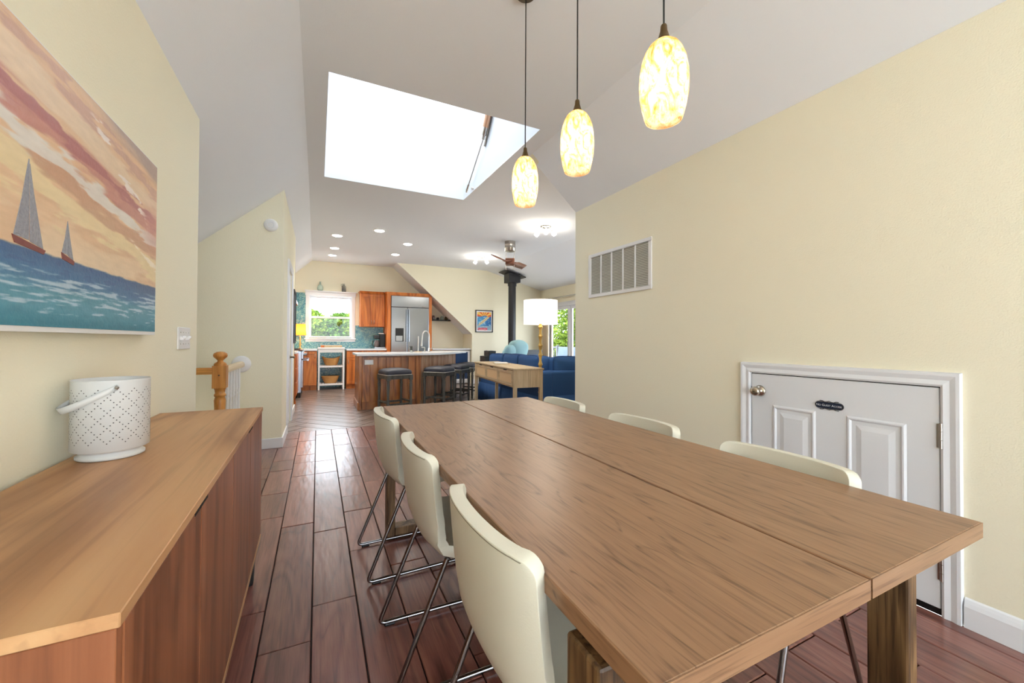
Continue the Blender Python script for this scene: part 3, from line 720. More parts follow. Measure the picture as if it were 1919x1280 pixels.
# ------------------------------------------------------------------ dining chairs
def shell_mesh():
    prof = [(0,.772),(.0002,.769),(.0005,.764),(.0008,.758),(.0012,.751),(.002,.74),(.006,.69),(.012,.63),(.019,.57),(.029,.52),(.046,.477),(.074,.449),(.115,.437),(.18,.436),(.26,.441),(.34,.447),(.40,.447),(.43,.442),(.44,.439),(.449,.434),(.456,.43)]
    P_ = []
    for (a, b), (c, d) in zip(prof, prof[1:]):
        n = max(1, round(math.hypot(c-a,d-b)/.018))
        P_ += [(a+(c-a)*i/n, b+(d-b)*i/n) for i in range(n)]
    P_.append(prof[-1])
    ln_ = [0]
    for p, q in zip(P_, P_[1:]): ln_.append(ln_[-1]+math.hypot(q[0]-p[0],q[1]-p[1]))
    tot = ln_[-1]; nt = 22; G = []
    for i, p in enumerate(P_):
        a = P_[max(0,i-1)]; b = P_[min(len(P_)-1,i+1)]; tx, tz = b[0]-a[0], b[1]-a[1]; l = math.hypot(tx,tz); nx, nz = -tz/l, tx/l   # toward the sitter
        hw = .222; r = .03; d = min(ln_[i], tot-ln_[i])
        if d < r: hw = hw-r+math.sqrt(max(0,r*r-(r-d)**2))
        up = sm(.40,.56,p[1]) if p[0] < .2 else 0
        depth = .047*up+.014*(1-up)
        row = []
        for k_ in range(nt+1):
            t = -1+2*k_/nt; y = hw*t; e = abs(y/.222); off = depth*(.55*e**2+.45*e**5)
            row.append(Vector((p[0]+nx*off, y*(1-.03*up*e**4), p[1]+nz*off-.006*up*e**3*sm(.70,.772,p[1]))))
        G.append(row)
    return G
TH = .034
def make_chair(label):
    t = thing('dining_chair', label, 'chair', group='ivory leather dining chairs')
    G = shell_mesh(); m_, n = len(G), len(G[0]); mb = MB(); inn = []; out = []
    def nrm(i, k_):
        du = G[min(m_-1,i+1)][k_]-G[max(0,i-1)][k_]; dv = G[i][min(n-1,k_+1)]-G[i][max(0,k_-1)]
        v = du.cross(dv); 
        if v.length < 1e-9: v = Vector((1,0,0))
        v.normalize()
        return v
    ref = nrm(4,n//2); sg_ = 1 if ref.x > 0 else -1
    for i in range(m_):
        for k_ in range(n):
            v = nrm(max(2,min(m_-3,i)),k_)*sg_*TH/2; inn.append(G[i][k_]+v); out.append(G[i][k_]-v)
    vs = inn+out; o2 = m_*n
    fs = [(i*n+k_,i*n+k_+1,(i+1)*n+k_+1,(i+1)*n+k_) for i in range(m_-1) for k_ in range(n-1)]
    fs += [(o2+i*n+k_,o2+(i+1)*n+k_,o2+(i+1)*n+k_+1,o2+i*n+k_+1) for i in range(m_-1) for k_ in range(n-1)]
    bd_ = [k_ for k_ in range(n)]+[i*n+n-1 for i in range(1,m_)]+[(m_-1)*n+k_ for k_ in range(n-2,-1,-1)]+[i*n for i in range(m_-2,0,-1)]
    fs += [(bd_[q],o2+bd_[q],o2+bd_[(q+1)%len(bd_)],bd_[(q+1)%len(bd_)]) for q in range(len(bd_))]
    mb.add(vs, fs, True)
    obj('seat_shell', mb, M['leather'], t, bev=.009, seg=3)
    seam = [out[i*n]+Vector((-.0005,.006,0)) for i in range(m_-1,0,-1) if G[i][0].z > .46 and G[i][0].x < .2]+[out[k_]+Vector((.001,0,-.0045)) for k_ in range(n)]+[out[i*n+n-1]+Vector((-.0005,-.006,0)) for i in range(1,m_) if G[i][0].z > .46 and G[i][0].x < .2]
    obj('piping', MB().tube(seam,.0016,6), M['piping'], t)
    for s_ in (-1,1):
        y = s_*.19
        def arc(p0, p1, p2, r=.03, n=5):
            p0, p1, p2 = Vector(p0), Vector(p1), Vector(p2); a = p1+(p0-p1).normalized()*r; b = p1+(p2-p1).normalized()*r
            return [tuple((1-u)*(1-u)*a+2*u*(1-u)*p1+u*u*b) for u in [i/n for i in range(n+1)]]
        A, Bq, Cq, Dq = (.095,y,.425), (-.078,y,.014), (.43,y,.014), (.33,y,.425)
        pts = [A]+arc(A,Bq,Cq)+arc(Bq,Cq,Dq)+[Dq]
        obj('side_frame', MB().tube(pts,.0085,10), M['chrome'], t)
        for x in (-.035,.39):
            obj('glide', B(x-.02,x+.02,y-.009,y+.009,0,.010), M['black'], t, bev=.003)
    for x in (.10,.325): obj('cross_bar', MB().tube([(x,-.19,.42),(x,.19,.42)],.008,8), M['chrome'], t)
    return t
LC, RC = .302, 1.44
ch = make_chair('nearest ivory leather dining chair on the sideboard side of the table')
ch.location = (LC,.815,0)
copy_thing(ch,(LC,1.478,0),math.radians(-1.5),'middle ivory leather dining chair on the sideboard side of the table')
copy_thing(ch,(LC-.012,2.168,0),math.radians(1.5),'farthest ivory leather dining chair on the sideboard side of the table')
copy_thing(ch,(RC,.812,0),PI,'ivory leather dining chair in front of the low white door')
copy_thing(ch,(RC+.005,1.458,0),PI+.03,'ivory leather dining chair under the vent, middle of its row')
copy_thing(ch,(RC,2.125,0),PI,'farthest ivory leather dining chair along the yellow wall')

# ------------------------------------------------------------------ pendant lamps
def pendant(x, y, zt_, zb, label):
    t = thing('pendant_lamp', label, 'pendant lamp', (x,y,zb), group='pendants over the dining table')
    h = zt_-zb; cap = .06; gh = h-cap+.006
    obj('cord', MB().tube([(0,0,h-.004),(0,0,2.93-zb-.02)],.0028,6), M['black'], t)
    obj('ceiling_canopy', MB().lathe([(0,2.90-zb),(.05,2.905-zb),(.058,2.93-zb)], n=24), M['bronze'], t)
    obj('socket_cap', MB().lathe([(.007,h),(.009,h-.004),(.010,h-.018),(.016,h-.038),(.028,h-cap),(.0,h-cap)], n=20), M['bronze'], t)
    pr = [(.030,1.0),(.041,.955),(.051,.88),(.060,.77),(.0655,.62),(.0672,.47),(.0655,.32),(.060,.17),(.054,.06),(.050,0),(.0475,.0),(.0575,.17),(.063,.32),(.0645,.47),(.063,.62),(.057,.77),(.046,.9),(.027,.985)]
    obj('glass_shade', MB().lathe([(r,z*gh) for r,z in pr], n=40), M['swirl'], t)
    obj('bulb', MB().lathe([(0,gh*.20),(.022,gh*.25),(.033,gh*.40),(.030,gh*.56),(.016,gh*.72),(.012,gh*.85)], n=20), M['bulb'], t)
    lamp('pendant_light',(0,0,gh*.12),.4,(1,.88,.7),.02,parent=t)
    return t
pendant(.935,1.773,2.124,1.834,'smallest looking amber swirl glass pendant, farthest over the table')
pendant(.929,1.315,2.116,1.827,'middle amber swirl glass pendant lamp over the table')
pendant(.878,.822,2.05,1.777,'nearest amber swirl glass pendant lamp, hanging highest in view')

# ------------------------------------------------------------------ skylight opener rod
sk = thing('skylight_opener', 'metal skylight opener rod on the right wall of the shaft', 'opener', (SKX1,4.6,2.96))
P0, P1, P2 = Vector((-.05,-.02,.03)), Vector((-.05,-.53,.405)), Vector((-.05,-.68,.61))
obj('rod', MB().tube([P0,P1],.007,8), M['metal'], sk); obj('hook', MB().tube([P0+Vector((.0,.03,-.03)),P0],[.010,.016],8).tube([P0,P0-(P0-P1)*.1],.013,8), M['metal'], sk)
obj('coupling', MB().tube([P1,P1+(P2-P1)*.16,P1+(P2-P1)*.18,P1+(P2-P1)*.5],[.016,.016,.026,.026],10), M['metal'], sk)
obj('operator_housing', MB().tube([P1+(P2-P1)*.5,P2+Vector((0,-.35,.48))],.034,12), plain('copper_housing', srgb(206,160,128), .35, .6), sk)
obj('wall_track', MB().tube([(-.012,-.48,.36),(-.012,-1.0,1.1)],.012,8), M['metal'], sk)
obj('wall_stop', MB().tube([(-.03,-.10,.02),(0,-.10,.02)],.016,10), M['white'], sk)

# ------------------------------------------------------------------ smoke detector
sd_ = thing('smoke_detector', 'round white smoke detector high on the stair wall', 'smoke detector', (-.455,4.89,2.352))
o = obj('detector_body', MB().lathe([(.066,0),(.066,.012),(.058,.026),(.03,.032),(0,.032)], n=32), M['white'], sd_); o.rotation_euler = (PI/2,0,0)
o = obj('vent_ring', MB().lathe([(.034,.0315),(.034,.0345),(.029,.0345),(.029,.031)], n=24), M['trim'], sd_); o.rotation_euler = (PI/2,0,0)

# ------------------------------------------------------------------ stair railing
rl = thing('stair_railing', 'honey oak stair railing with turned newel post and white balusters', 'railing', (-.70,3.9,0))
q = .046
obj('newel_post', MB().box(-q,q,-q,q,0,.2).lathe([(.044,.2),(.032,.23),(.030,.3),(.036,.55),(.040,.66),(.033,.685),(.040,.692),(.040,.705),(.033,.715),(.036,.74),(.043,.757)],n=24).box(-q,q,-q,q,.757,.935).lathe([(.042,.935),(.044,.945),(.036,.957),(.022,.965),(.018,.975),(.03,.988),(.046,1.005),(.049,1.018),(.044,1.033),(.025,1.045),(0,1.048)],n=24), M['honey'], rl)
obj('plug', MB().lathe([(.006,0),(.006,.002),(0,.002)],(0,0,0),8), M['bark'], rl).matrix_local = Matrix.Translation((-.0,-q,.86)) @ Matrix.Rotation(PI/2,4,'X')
railp = [(-.03,0),(.03,0),(.033,.02),(.026,.042),(.012,.052),(-.012,.052),(-.026,.042),(-.033,.02)]
M['honeyx'] = wood('honey_oak_rail', [(.25,srgb(178,108,40)),(.5,srgb(214,146,70)),(.75,srgb(226,164,88))], 'X', 18, 12, .35, .05, pores=.2, ring=.4)
hr = MB(); n = len(railp)
hr.add([(a,q,.868+b) for a,b in railp]+[(a,.965,.868+b) for a,b in railp],[tuple(range(n)),tuple(range(n,2*n))]+[(i,(i+1)%n,n+(i+1)%n,n+i) for i in range(n)])
obj('handrail', hr, plain('pale_handrail', srgb(226,204,170), .4, var=.1), rl)  # rail to the wall in a paler, slightly varied tone
hr = MB(); hr.add([(-q,a,.868+b) for a,b in railp]+[(-1.23,a,.868+b) for a,b in railp],[tuple(range(n)),tuple(range(n,2*n))]+[(i,(i+1)%n,n+(i+1)%n,n+i) for i in range(n)])
obj('handrail', hr, M['honeyx'], rl)
o = obj('wall_rosette', MB().lathe([(.085,0),(.085,.012),(.07,.024),(.0,.024)], n=28), M['white'], rl); o.location = (0,.99,.892); o.rotation_euler = (PI/2,0,0)
bal = [(.016,.0),(.016,.22),(.010,.24),(.015,.26),(.010,.28),(.014,.36),(.012,.5),(.009,.62),(.014,.635),(.009,.65),(.013,.67),(.013,.87)]
def mbal(x, y): return MB().lathe(bal,(x,y,0),10)
for i in range(6): obj('baluster', mbal(0,.16+.138*i), M['white'], rl)
for i in range(7): obj('baluster', mbal(-.18-.15*i,0), M['white'], rl)
obj('curb', MB().box(-.05,.04,-.05,.985,0,.02).box(-1.25,-.05,-.05,.05,0,.02), M['honeyx'], rl)
struct('floor_landing', MB().box(-1.98,-.76,2.94,4.0,-.08,-.002), M['herring'])

# ------------------------------------------------------------------ hall doors on the side wall
d2 = struct('door_2', MB(), M['door'])
casing_x(XS, D2A, D2B, 0, 2.05, .085, 1, d2)
obj('door_slab', B(XS-.04,XS-.012,D2A+.004,D2B-.004,.012,2.045), M['door'], d2, bev=.002)
for z0, z1 in ((.25,.95),(1.1,1.9)):
    for y0 in (D2A+.11,D2A+.44): obj('door_panel', B(XS-.013,XS-.008,y0,y0+.26,z0,z1), M['door'], d2, bev=.004)
hv = thing('lever_handle', 'dark bronze lever handle on the white hall door', 'door handle', (XS,D2B-.1,.90))
hvm = MB().tube([(-.012,0,0),(.05,0,0)],.011,10).tube([(.045,.01,0),(.05,-.06,.004),(.046,-.12,-.004)],[.011,.010,.008],10)
obj('lever', hvm, M['bronze'], hv); o = obj('rose', MB().lathe([(.03,0),(.03,.006),(0,.008)], n=20), M['bronze'], hv); o.location = (-.012,0,0); o.rotation_euler = (0,PI/2,0)
bd = thing('framed_board', 'dark framed board on the hall wall seen nearly edge on', 'board', (XS,6.93,1.49))
obj('frame', MB().box(0,.025,-.26,.26,-.40,-.37).box(0,.025,-.26,.26,.37,.40).box(0,.025,-.26,-.23,-.37,.37).box(0,.025,.23,.26,-.37,.37), M['darkwood'], bd); obj('board_face', B(0,.012,-.23,.23,-.37,.37), M['patio'], bd)

# ------------------------------------------------------------------ kitchen window
w1 = struct('window_1', MB(), M['trim'])
def boxpart(name, *a, mat='trim', parent=None, bev=.004): return obj(name, B(*a), M[mat], parent, bev=bev)
boxpart('side_casing',-.262,WX0+.01,YB-.022,YB,1.16,2.20,parent=w1); boxpart('side_casing',WX1-.01,.832,YB-.022,YB,1.16,2.20,parent=w1)
boxpart('head_casing',-.275,.845,YB-.026,YB,2.20,2.295,parent=w1); boxpart('head_cap',-.29,.86,YB-.07,YB,2.295,2.315,parent=w1)
boxpart('sill',-.285,.855,YB-.06,YB+.05,1.155,1.18,parent=w1); boxpart('apron',-.262,.832,YB-.02,YB,1.095,1.155,parent=w1)
for nm, z0, z1, y in (('upper_sash',1.67,2.19,YB+.075),('lower_sash',1.19,1.70,YB+.04)):
    s_ = obj(nm, MB().box(WX0+.005,WX0+.05,y,y+.03,z0,z1).box(WX1-.05,WX1-.005,y,y+.03,z0,z1).box(WX0+.05,WX1-.05,y,y+.03,z0,z0+.04).box(WX0+.05,WX1-.05,y,y+.03,z1-.04,z1), M['trim'], w1)
    obj('pane', B(WX0+.04,WX1-.04,y+.012,y+.016,z0+.03,z1-.03), M['glass'], s_)
obj('jamb', MB().box(WX0-.001,WX0+.006,YB,YB+T,WZ0,WZ1).box(WX1-.006,WX1+.001,YB,YB+T,WZ0,WZ1).box(WX0,WX1,YB,YB+T,WZ1-.006,WZ1), M['trim'], w1)
bt = thing('glass_bottle', 'pale green round glass bottle on the kitchen window head', 'bottle', (.045,YB-.036,2.315))
obj('bottle_body', MB().lathe([(0,.0),(.045,.002),(.062,.02),(.068,.06),(.06,.105),(.035,.135),(.018,.15),(.016,.2),(.021,.215),(.017,.217),(.012,.2)], n=24, sy=.48), M['green'], bt)
bt = thing('glass_jug', 'clear glass jug standing right on the kitchen window head', 'jug', (.565,YB-.036,2.315))
obj('jug_body', MB().lathe([(0,.0),(.045,.002),(.05,.02),(.05,.12),(.042,.145),(.022,.16),(.022,.195),(.026,.2),(.02,.2)], n=24, sy=.6), M['clear'], bt); obj('jug_handle', MB().tube([(-.02,0,.19),(-.06,0,.185),(-.062,0,.15),(-.045,0,.135)],.006,8), M['clear'], bt)

# ------------------------------------------------------------------ kitchen cabinets along the back wall
YF = 10.0
def shaker(parent, x0, x1, z0, z1, y, mat, handle=None):
    d = obj('door', MB().box(x0,x0+.055,y-.02,y,z0,z1).box(x1-.055,x1,y-.02,y,z0,z1).box(x0+.055,x1-.055,y-.02,y,z0,z0+.055).box(x0+.055,x1-.055,y-.02,y,z1-.055,z1).box(x0+.055,x1-.055,y-.011,y,z0+.055,z1-.055), M[mat], parent, bev=.002, seg=1)
    if handle:
        hx_, hz_ = handle; obj('handle', MB().tube([(hx_,y-.02,hz_-.05),(hx_,y-.045,hz_-.045),(hx_,y-.045,hz_+.045),(hx_,y-.02,hz_+.05)],.005,8), M['metal'], d)
    return d
def base_cab(x0, x1, label, hs, name='base_cabinet', drawer=False):
    t = thing(name, label, 'cabinet', ((x0+x1)/2,YF+.3,0)); o_ = t.location.copy()
    def loc(ob): ob.location = ob.location-o_; return ob
    def L_(mb): mb.v = [(a-o_.x,b-o_.y,c) for a,b,c in mb.v]; return mb
    obj('carcass', L_(B(x0,x1,YF+.02,YB-.016,.1,.893)), M['cherry'], t); obj('toe_kick', L_(B(x0,x1,YF+.08,YB-.016,0,.1)), M['cherry'], t)
    n_ = max(1, round((x1-x0)/.4)); wd = (x1-x0)/n_
    for i in range(n_):
        a, b = x0+wd*i+.004, x0+wd*(i+1)-.004; top = .87
        y = YF+.02
        if drawer:
            obj('drawer_front', L_(B(a,b,y-.02,y,.73,.87)), M['cherry'], t, bev=.003); top = .72
        mb = MB().box(a,a+.05,y-.02,y,.12,top).box(b-.05,b,y-.02,y,.12,top).box(a+.05,b-.05,y-.02,y,.12,.17).box(a+.05,b-.05,y-.02,y,top-.05,top).box(a+.05,b-.05,y-.011,y,.17,top-.05)
        d = obj('door', L_(mb), M['cherry'], t, bev=.002, seg=1)
        hx_ = b-.03 if hs == 'r' else a+.03
        obj('handle', L_(MB().tube([(hx_,y-.02,top-.14),(hx_,y-.045,top-.135),(hx_,y-.045,top-.05),(hx_,y-.02,top-.045)],.005,8)), M['metal'], d)
    return t
base_cab(-.32,-.012,'knotty cherry base cabinet left of the white cart','r')
base_cab(.612,1.495,'knotty cherry base cabinet right of the white cart','l',drawer=True)
def slab_thing(name, label, cat, x0, x1, y0, y1, z0, z1, mat):
    o = obj(name, B(x0,x1,y0,y1,z0,z1), M[mat], None, bev=.004); return tag(o, label, cat)
slab_thing('countertop','pale stone countertop piece left of the white cart','countertop',-.945,-.004,9.985,YB-.016,.893,.93,'stone')
slab_thing('countertop','pale stone countertop under the coffee maker','countertop',.606,1.50,9.985,YB-.016,.893,.93,'stone')
slab_thing('countertop','pale stone countertop below the slanted wall right of the fridge','countertop',2.625,3.655,9.96,YB-.004,.893,.93,'stone')
# white slatted cart
ct = thing('kitchen_cart', 'white open kitchen cart with slatted shelves below the window', 'cart', (.288,10.2,0))
for x in (-.276,.238):
    for y in (-.2,.16): boxpart('leg',x,x+.038,y,y+.038,0,.925,mat='white',parent=ct,bev=.003)
boxpart('cart_top',-.285,.285,-.21,.21,.925,.965,mat='white',parent=ct)
boxpart('apron',-.238,.238,-.198,-.18,.85,.925,mat='white',parent=ct)
for z in (.12,.53):
    boxpart('shelf_rail',-.238,.238,-.198,-.178,z-.02,z+.02,mat='white',parent=ct,bev=.002); boxpart('shelf_rail',-.238,.238,.178,.196,z-.02,z+.02,mat='white',parent=ct,bev=.002)
    for i in range(9): x = -.23+.0575*i; boxpart('slat',x-.02,x+.02,-.178,.178,z+.002,z+.018,mat='white',parent=ct,bev=.002)
def basket(loc, label, boat_):
    t = thing('wicker_basket', label, 'basket', loc, group='baskets on the cart')
    mb = MB(); n = 36; rows = [(.62,0),(.72,.03),(.84,.08),(.95,.125),(1,.15)]; vs = []
    for f_, z in rows:
        for k_ in range(n):
            a = 2*PI*k_/n; zz = z+(boat_*abs(math.cos(a))**3*(z/.15)**2); vs.append((.185*f_*math.cos(a),.13*f_*math.sin(a),zz))
    mb.add(vs,[(i*n+k_,i*n+(k_+1)%n,(i+1)*n+(k_+1)%n,(i+1)*n+k_) for i in range(len(rows)-1) for k_ in range(n)],True); mb.add(vs[:n],[tuple(range(n))])
    obj('weave', mb, M['wicker'], t, solid=.01)
    obj('rim', MB().tube([vs[-n+k_] for k_ in range(n)],.009,6,closed=True), M['wicker'], t)
    wv = MB()
    for z in (.03,.06,.09,.12):
        f_ = .62+.38*z/.15
        wv.tube([(.187*f_*math.cos(2*PI*k_/n),.132*f_*math.sin(2*PI*k_/n),z+boat_*abs(math.cos(2*PI*k_/n))**3*(z/.15)**2) for k_ in range(n)],.006,5,closed=True)
    obj('weave_band', wv, M['wicker'], t)
basket((.288,10.17,.554),'boat shaped wicker basket on the upper cart shelf',.05)
basket((.275,10.17,.144),'shallow wicker basket on the lower cart shelf',0)
cb = thing('cutting_board', 'thick wooden cutting board lying on the white cart', 'cutting board', (.29,10.2,.965))
for i in range(6): obj('board_strip', B(-.225+.075*i,-.151+.075*i,-.15,.15,0,.05), M['cherry' if i == 0 else 'lightoak'], cb, bev=.002, seg=1)

# upper cabinet, fridge surround, fridge
uc = thing('wall_cabinet', 'two door knotty cherry wall cabinet left of the fridge', 'cabinet', (1.22,10.27,1.46)); o_ = uc.location
def UL(mb, o_): mb.v = [(a-o_.x,b-o_.y,c-o_.z) for a,b,c in mb.v]; return mb
obj('carcass', UL(B(.925,1.497,10.29,YB,1.465,2.27),o_), M['cherry'], uc)
for x0, x1, hx_ in ((.93,1.208,1.18),(1.212,1.49,1.24)):
    y = 10.29; z0, z1 = 1.475, 2.25
    mb = MB().box(x0,x0+.055,y-.02,y,z0,z1).box(x1-.055,x1,y-.02,y,z0,z1).box(x0+.055,x1-.055,y-.02,y,z0,z0+.055).box(x0+.055,x1-.055,y-.02,y,z1-.055,z1).box(x0+.055,x1-.055,y-.011,y,z0+.055,z1-.055)
    d = obj('door', UL(mb,o_), M['cherry'], uc, bev=.002, seg=1)
    obj('handle', UL(MB().tube([(hx_,y-.02,1.53),(hx_,y-.048,1.54),(hx_,y-.048,1.61),(hx_,y-.02,1.62)],.005,8),o_), M['metal'], d)
obj('crown', UL(MB().add([(.90,10.25,2.33),(1.50,10.25,2.33),(1.50,10.28,2.27),(.925,10.28,2.27),(.90,YB,2.33),(1.50,YB,2.33),(1.5,YB,2.27),(.925,YB,2.27)],[(0,1,2,3),(0,4,5,1),(0,3,7,4)]),o_), M['cherry'], uc)
fs_ = thing('fridge_surround', 'cherry wood surround panel with crown around the steel fridge', 'cabinet', (2.06,10.27,0)); o_ = fs_.location
obj('side_panel', UL(B(1.503,1.592,9.965,YB-.002,0,2.25),o_), M['cherry'], fs_, bev=.003); obj('side_panel', UL(B(2.528,2.60,9.965,YB-.002,0,2.25),o_), M['cherry'], fs_, bev=.003)
obj('top_panel', UL(B(1.592,2.528,9.97,YB-.002,2.232,2.27),o_), M['cherry'], fs_)
obj('crown', UL(MB().add([(1.475,9.952,2.31),(2.54,9.952,2.31),(2.58,9.965,2.25),(1.503,9.965,2.25),(1.475,YB-.003,2.31),(2.54,YB-.003,2.31),(2.58,YB-.003,2.25),(1.503,YB-.003,2.25)],[(0,1,2,3),(0,4,5,1),(0,3,7,4),(1,5,6,2)]),o_), M['cherry'], fs_)
fg = thing('refrigerator', 'stainless steel double door built in refrigerator with dispenser', 'refrigerator', (2.06,10.25,0)); o_ = fg.location
obj('case', UL(B(1.60,2.52,9.98,YB-.02,.02,2.225),o_), M['dark'], fg)
obj('top_grille', UL(B(1.602,2.518,9.95,9.98,1.955,2.222),o_), M['steel'], fg, bev=.004)
obj('badge', UL(B(2.35,2.45,9.947,9.95,1.975,1.99),o_), M['metal'], fg)
dl = obj('door', UL(B(1.602,1.985,9.95,9.98,.12,1.945),o_), M['steel'], fg, bev=.005); dr = obj('door', UL(B(1.995,2.518,9.95,9.98,.12,1.945),o_), M['steel'], fg, bev=.005)
for d, x in ((dl,1.965),(dr,2.015)):
    obj('handle', UL(MB().tube([(x,9.89,1.10),(x,9.89,1.90)],.013,10).tube([(x,9.95,1.16),(x,9.89,1.16)],.009,8).tube([(x,9.95,1.84),(x,9.89,1.84)],.009,8).tube([(x,9.95,1.5),(x,9.89,1.5)],.009,8),o_), M['steel'], d)
obj('dispenser', UL(B(1.70,1.895,9.944,9.951,1.11,1.435),o_), M['black'], dl, bev=.003); obj('dispenser_tray', UL(B(1.712,1.87,9.941,9.95,1.12,1.25),o_), M['steel'], dl)
obj('toe_grille', UL(B(1.602,2.518,9.97,9.985,.02,.11),o_), M['black'], fg)
# coffee maker
cf = thing('coffee_maker', 'black drip coffee maker beside the fridge panel', 'coffee maker', (1.37,10.25,.93))
obj('base', B(-.13,.13,-.12,.12,.0,.035), M['steel'], cf, bev=.006); obj('tower', B(.0,.125,-.1,.11,.035,.36), M['black'], cf, bev=.012); obj('brew_head', B(-.125,.0,-.09,.1,.24,.33), M['black'], cf, bev=.015)
obj('carafe', MB().lathe([(.0,0),(.055,.0),(.066,.03),(.066,.11),(.05,.15),(.045,.17)],(-.065,-.01,.036),20), M['carafe'], cf); obj('carafe_handle', MB().tube([(-.12,-.03,.19),(-.165,-.04,.19),(-.17,-.04,.08),(-.13,-.03,.06)],.009,8), M['black'], cf); obj('lid', B(-.02,.10,-.06,.06,.36,.38), M['white'], cf, bev=.008)
# table lamp at the corner
tl = thing('table_lamp', 'small lamp with glowing amber drum shade in the kitchen corner', 'lamp', (-.36,10.36,.93))
obj('lamp_base', MB().lathe([(0,0),(.05,0),(.052,.012),(.02,.02),(.014,.06),(.026,.1),(.016,.16),(.012,.3),(0,.3)], n=20), M['gold'], tl)
obj('lamp_shade', MB().lathe([(.125,.315),(.108,.57)], n=32), M['amber'], tl); lamp('table_lamp_light',(0,0,.43),3,(1,.75,.45),.03,parent=tl)
# floating shelf with jars under the slanted wall
fl = thing('wall_shelf', 'short dark floating shelf under the slanted kitchen soffit', 'shelf', (3.03,YB,1.665))
boxpart('shelf_board',-.4,.25,-.15,0,0,.03,mat='darkwood',parent=fl)
for i, (x, h_, m_, lb) in enumerate(((-.35,.09,'black','small black pot at the left end of the floating shelf'),(-.24,.11,'carafe','small grey jar second on the floating shelf'),(-.12,.06,'darkwood','low dark bowl in the middle of the floating shelf'),(-.01,.10,'green','pale green jar on the floating shelf'),(.11,.09,'bronze','brown jar at the right end of the floating shelf'))):
    o = tag(obj('shelf_jar', MB().lathe([(0,0),(.035,0),(.042,.02),(.042,h_*.7),(.028,h_*.85),(.03,h_),(.022,h_)], n=16), M[m_]), lb, 'jar'); o.location = (3.03+x,YB-.075,1.695)
# beverage cooler under the right counter
bc = thing('beverage_cooler', 'white framed beverage cooler with dark glass at the knee wall', 'cooler', (3.38,10.28,0))
obj('cooler_case', B(-.27,.265,-.26,.3,.02,.88), M['white'], bc, bev=.004)
d = obj('cooler_door', MB().box(-.265,-.21,-.29,-.262,.08,.875).box(.2,.26,-.29,-.262,.08,.875).box(-.21,.2,-.29,-.262,.08,.13).box(-.21,.2,-.29,-.262,.835,.875), M['white'], bc, bev=.003); obj('glass_panel', B(-.21,.2,-.283,-.27,.13,.835), plain('dark_blue_glass', srgb(44,62,92), .1), d)

# ------------------------------------------------------------------ range, hood, end cabinet on the kitchen left wall
ec = thing('end_cabinet', 'cherry end cabinet before the range with stone top', 'cabinet', (-.64,8.42,0))
obj('carcass', B(-.30,.29,-.40,.40,.1,.893), M['cherry'], ec); obj('toe_kick', B(-.3,.24,-.38,.40,0,.1), M['cherry'], ec); obj('end_panel', B(-.29,.28,-.415,-.4,.1,.893), M['cherry'], ec, bev=.003)
obj('stone_top', B(-.30,.31,-.42,.405,.893,.93), M['stone'], ec, bev=.004); obj('post_foot', MB().lathe([(.03,0),(.035,.03),(.022,.06),(.03,.1)],(.27,-.38,0),14), M['cherry'], ec)
for i in range(3): obj('drawer', B(.29,.308,-.36,.36,.14+.25*i,.37+.25*i), M['cherry'], ec, bev=.003)
rg = thing('range', 'stainless steel range with bar handle on the kitchen left wall', 'range', (-.60,9.29,0))
obj('range_body', B(-.34,.315,-.45,.45,.10,.915), M['steel'], rg, bev=.004); obj('oven_door', B(.315,.345,-.44,.44,.2,.74), M['steel'], rg, bev=.006); obj('control_panel', B(.315,.35,-.44,.44,.76,.91), M['steel'], rg, bev=.006)
obj('oven_handle', MB().tube([(.43,-.42,.74),(.43,.42,.74)],.017,12).tube([(.34,-.38,.735),(.43,-.38,.74)],.012,8).tube([(.34,.38,.735),(.43,.38,.74)],.012,8), M['steel'], rg)
for i in range(6): obj('knob', MB().tube([(.35,-.36+.144*i,.85),(.40,-.36+.144*i,.85)],.026,12), M['steel'], rg)
obj('cooktop', B(-.33,.33,-.44,.44,.915,.935), M['black'], rg, bev=.003)
for i in range(3): obj('grate', MB().tube([(-.28,-.36+.29*i,.95),(.28,-.36+.29*i,.95)],.008,6).tube([(-.28,-.22+.29*i,.95),(.28,-.22+.29*i,.95)],.008,6).tube([(0,-.40+.29*i,.95),(0,-.18+.29*i,.95)],.008,6), M['iron'], rg)
for y in (-.42,.42):
    for x in (-.3,.29): obj('foot', MB().tube([(x,y,0),(x,y,.1)],.02,10), M['black'], rg)
hd_ = thing('range_hood', 'stainless range hood peeking out above the range', 'hood', (-.60,9.1,1.86))
obj('canopy', MB().add([(-.34,-.45,0),(.22,-.45,0),(.22,.45,0),(-.34,.45,0),(-.34,-.45,.06),(.22,-.45,.06),(.22,.45,.06),(-.34,.45,.06),(-.34,-.18,.3),(-.05,-.18,.3),(-.05,.18,.3),(-.34,.18,.3)],[(0,3,2,1),(0,1,5,4),(1,2,6,5),(2,3,7,6),(4,5,9,8),(5,6,10,9),(6,7,11,10),(8,9,10,11),(3,0,4,7),(7,4,8,11)]), M['bronze'], hd_)

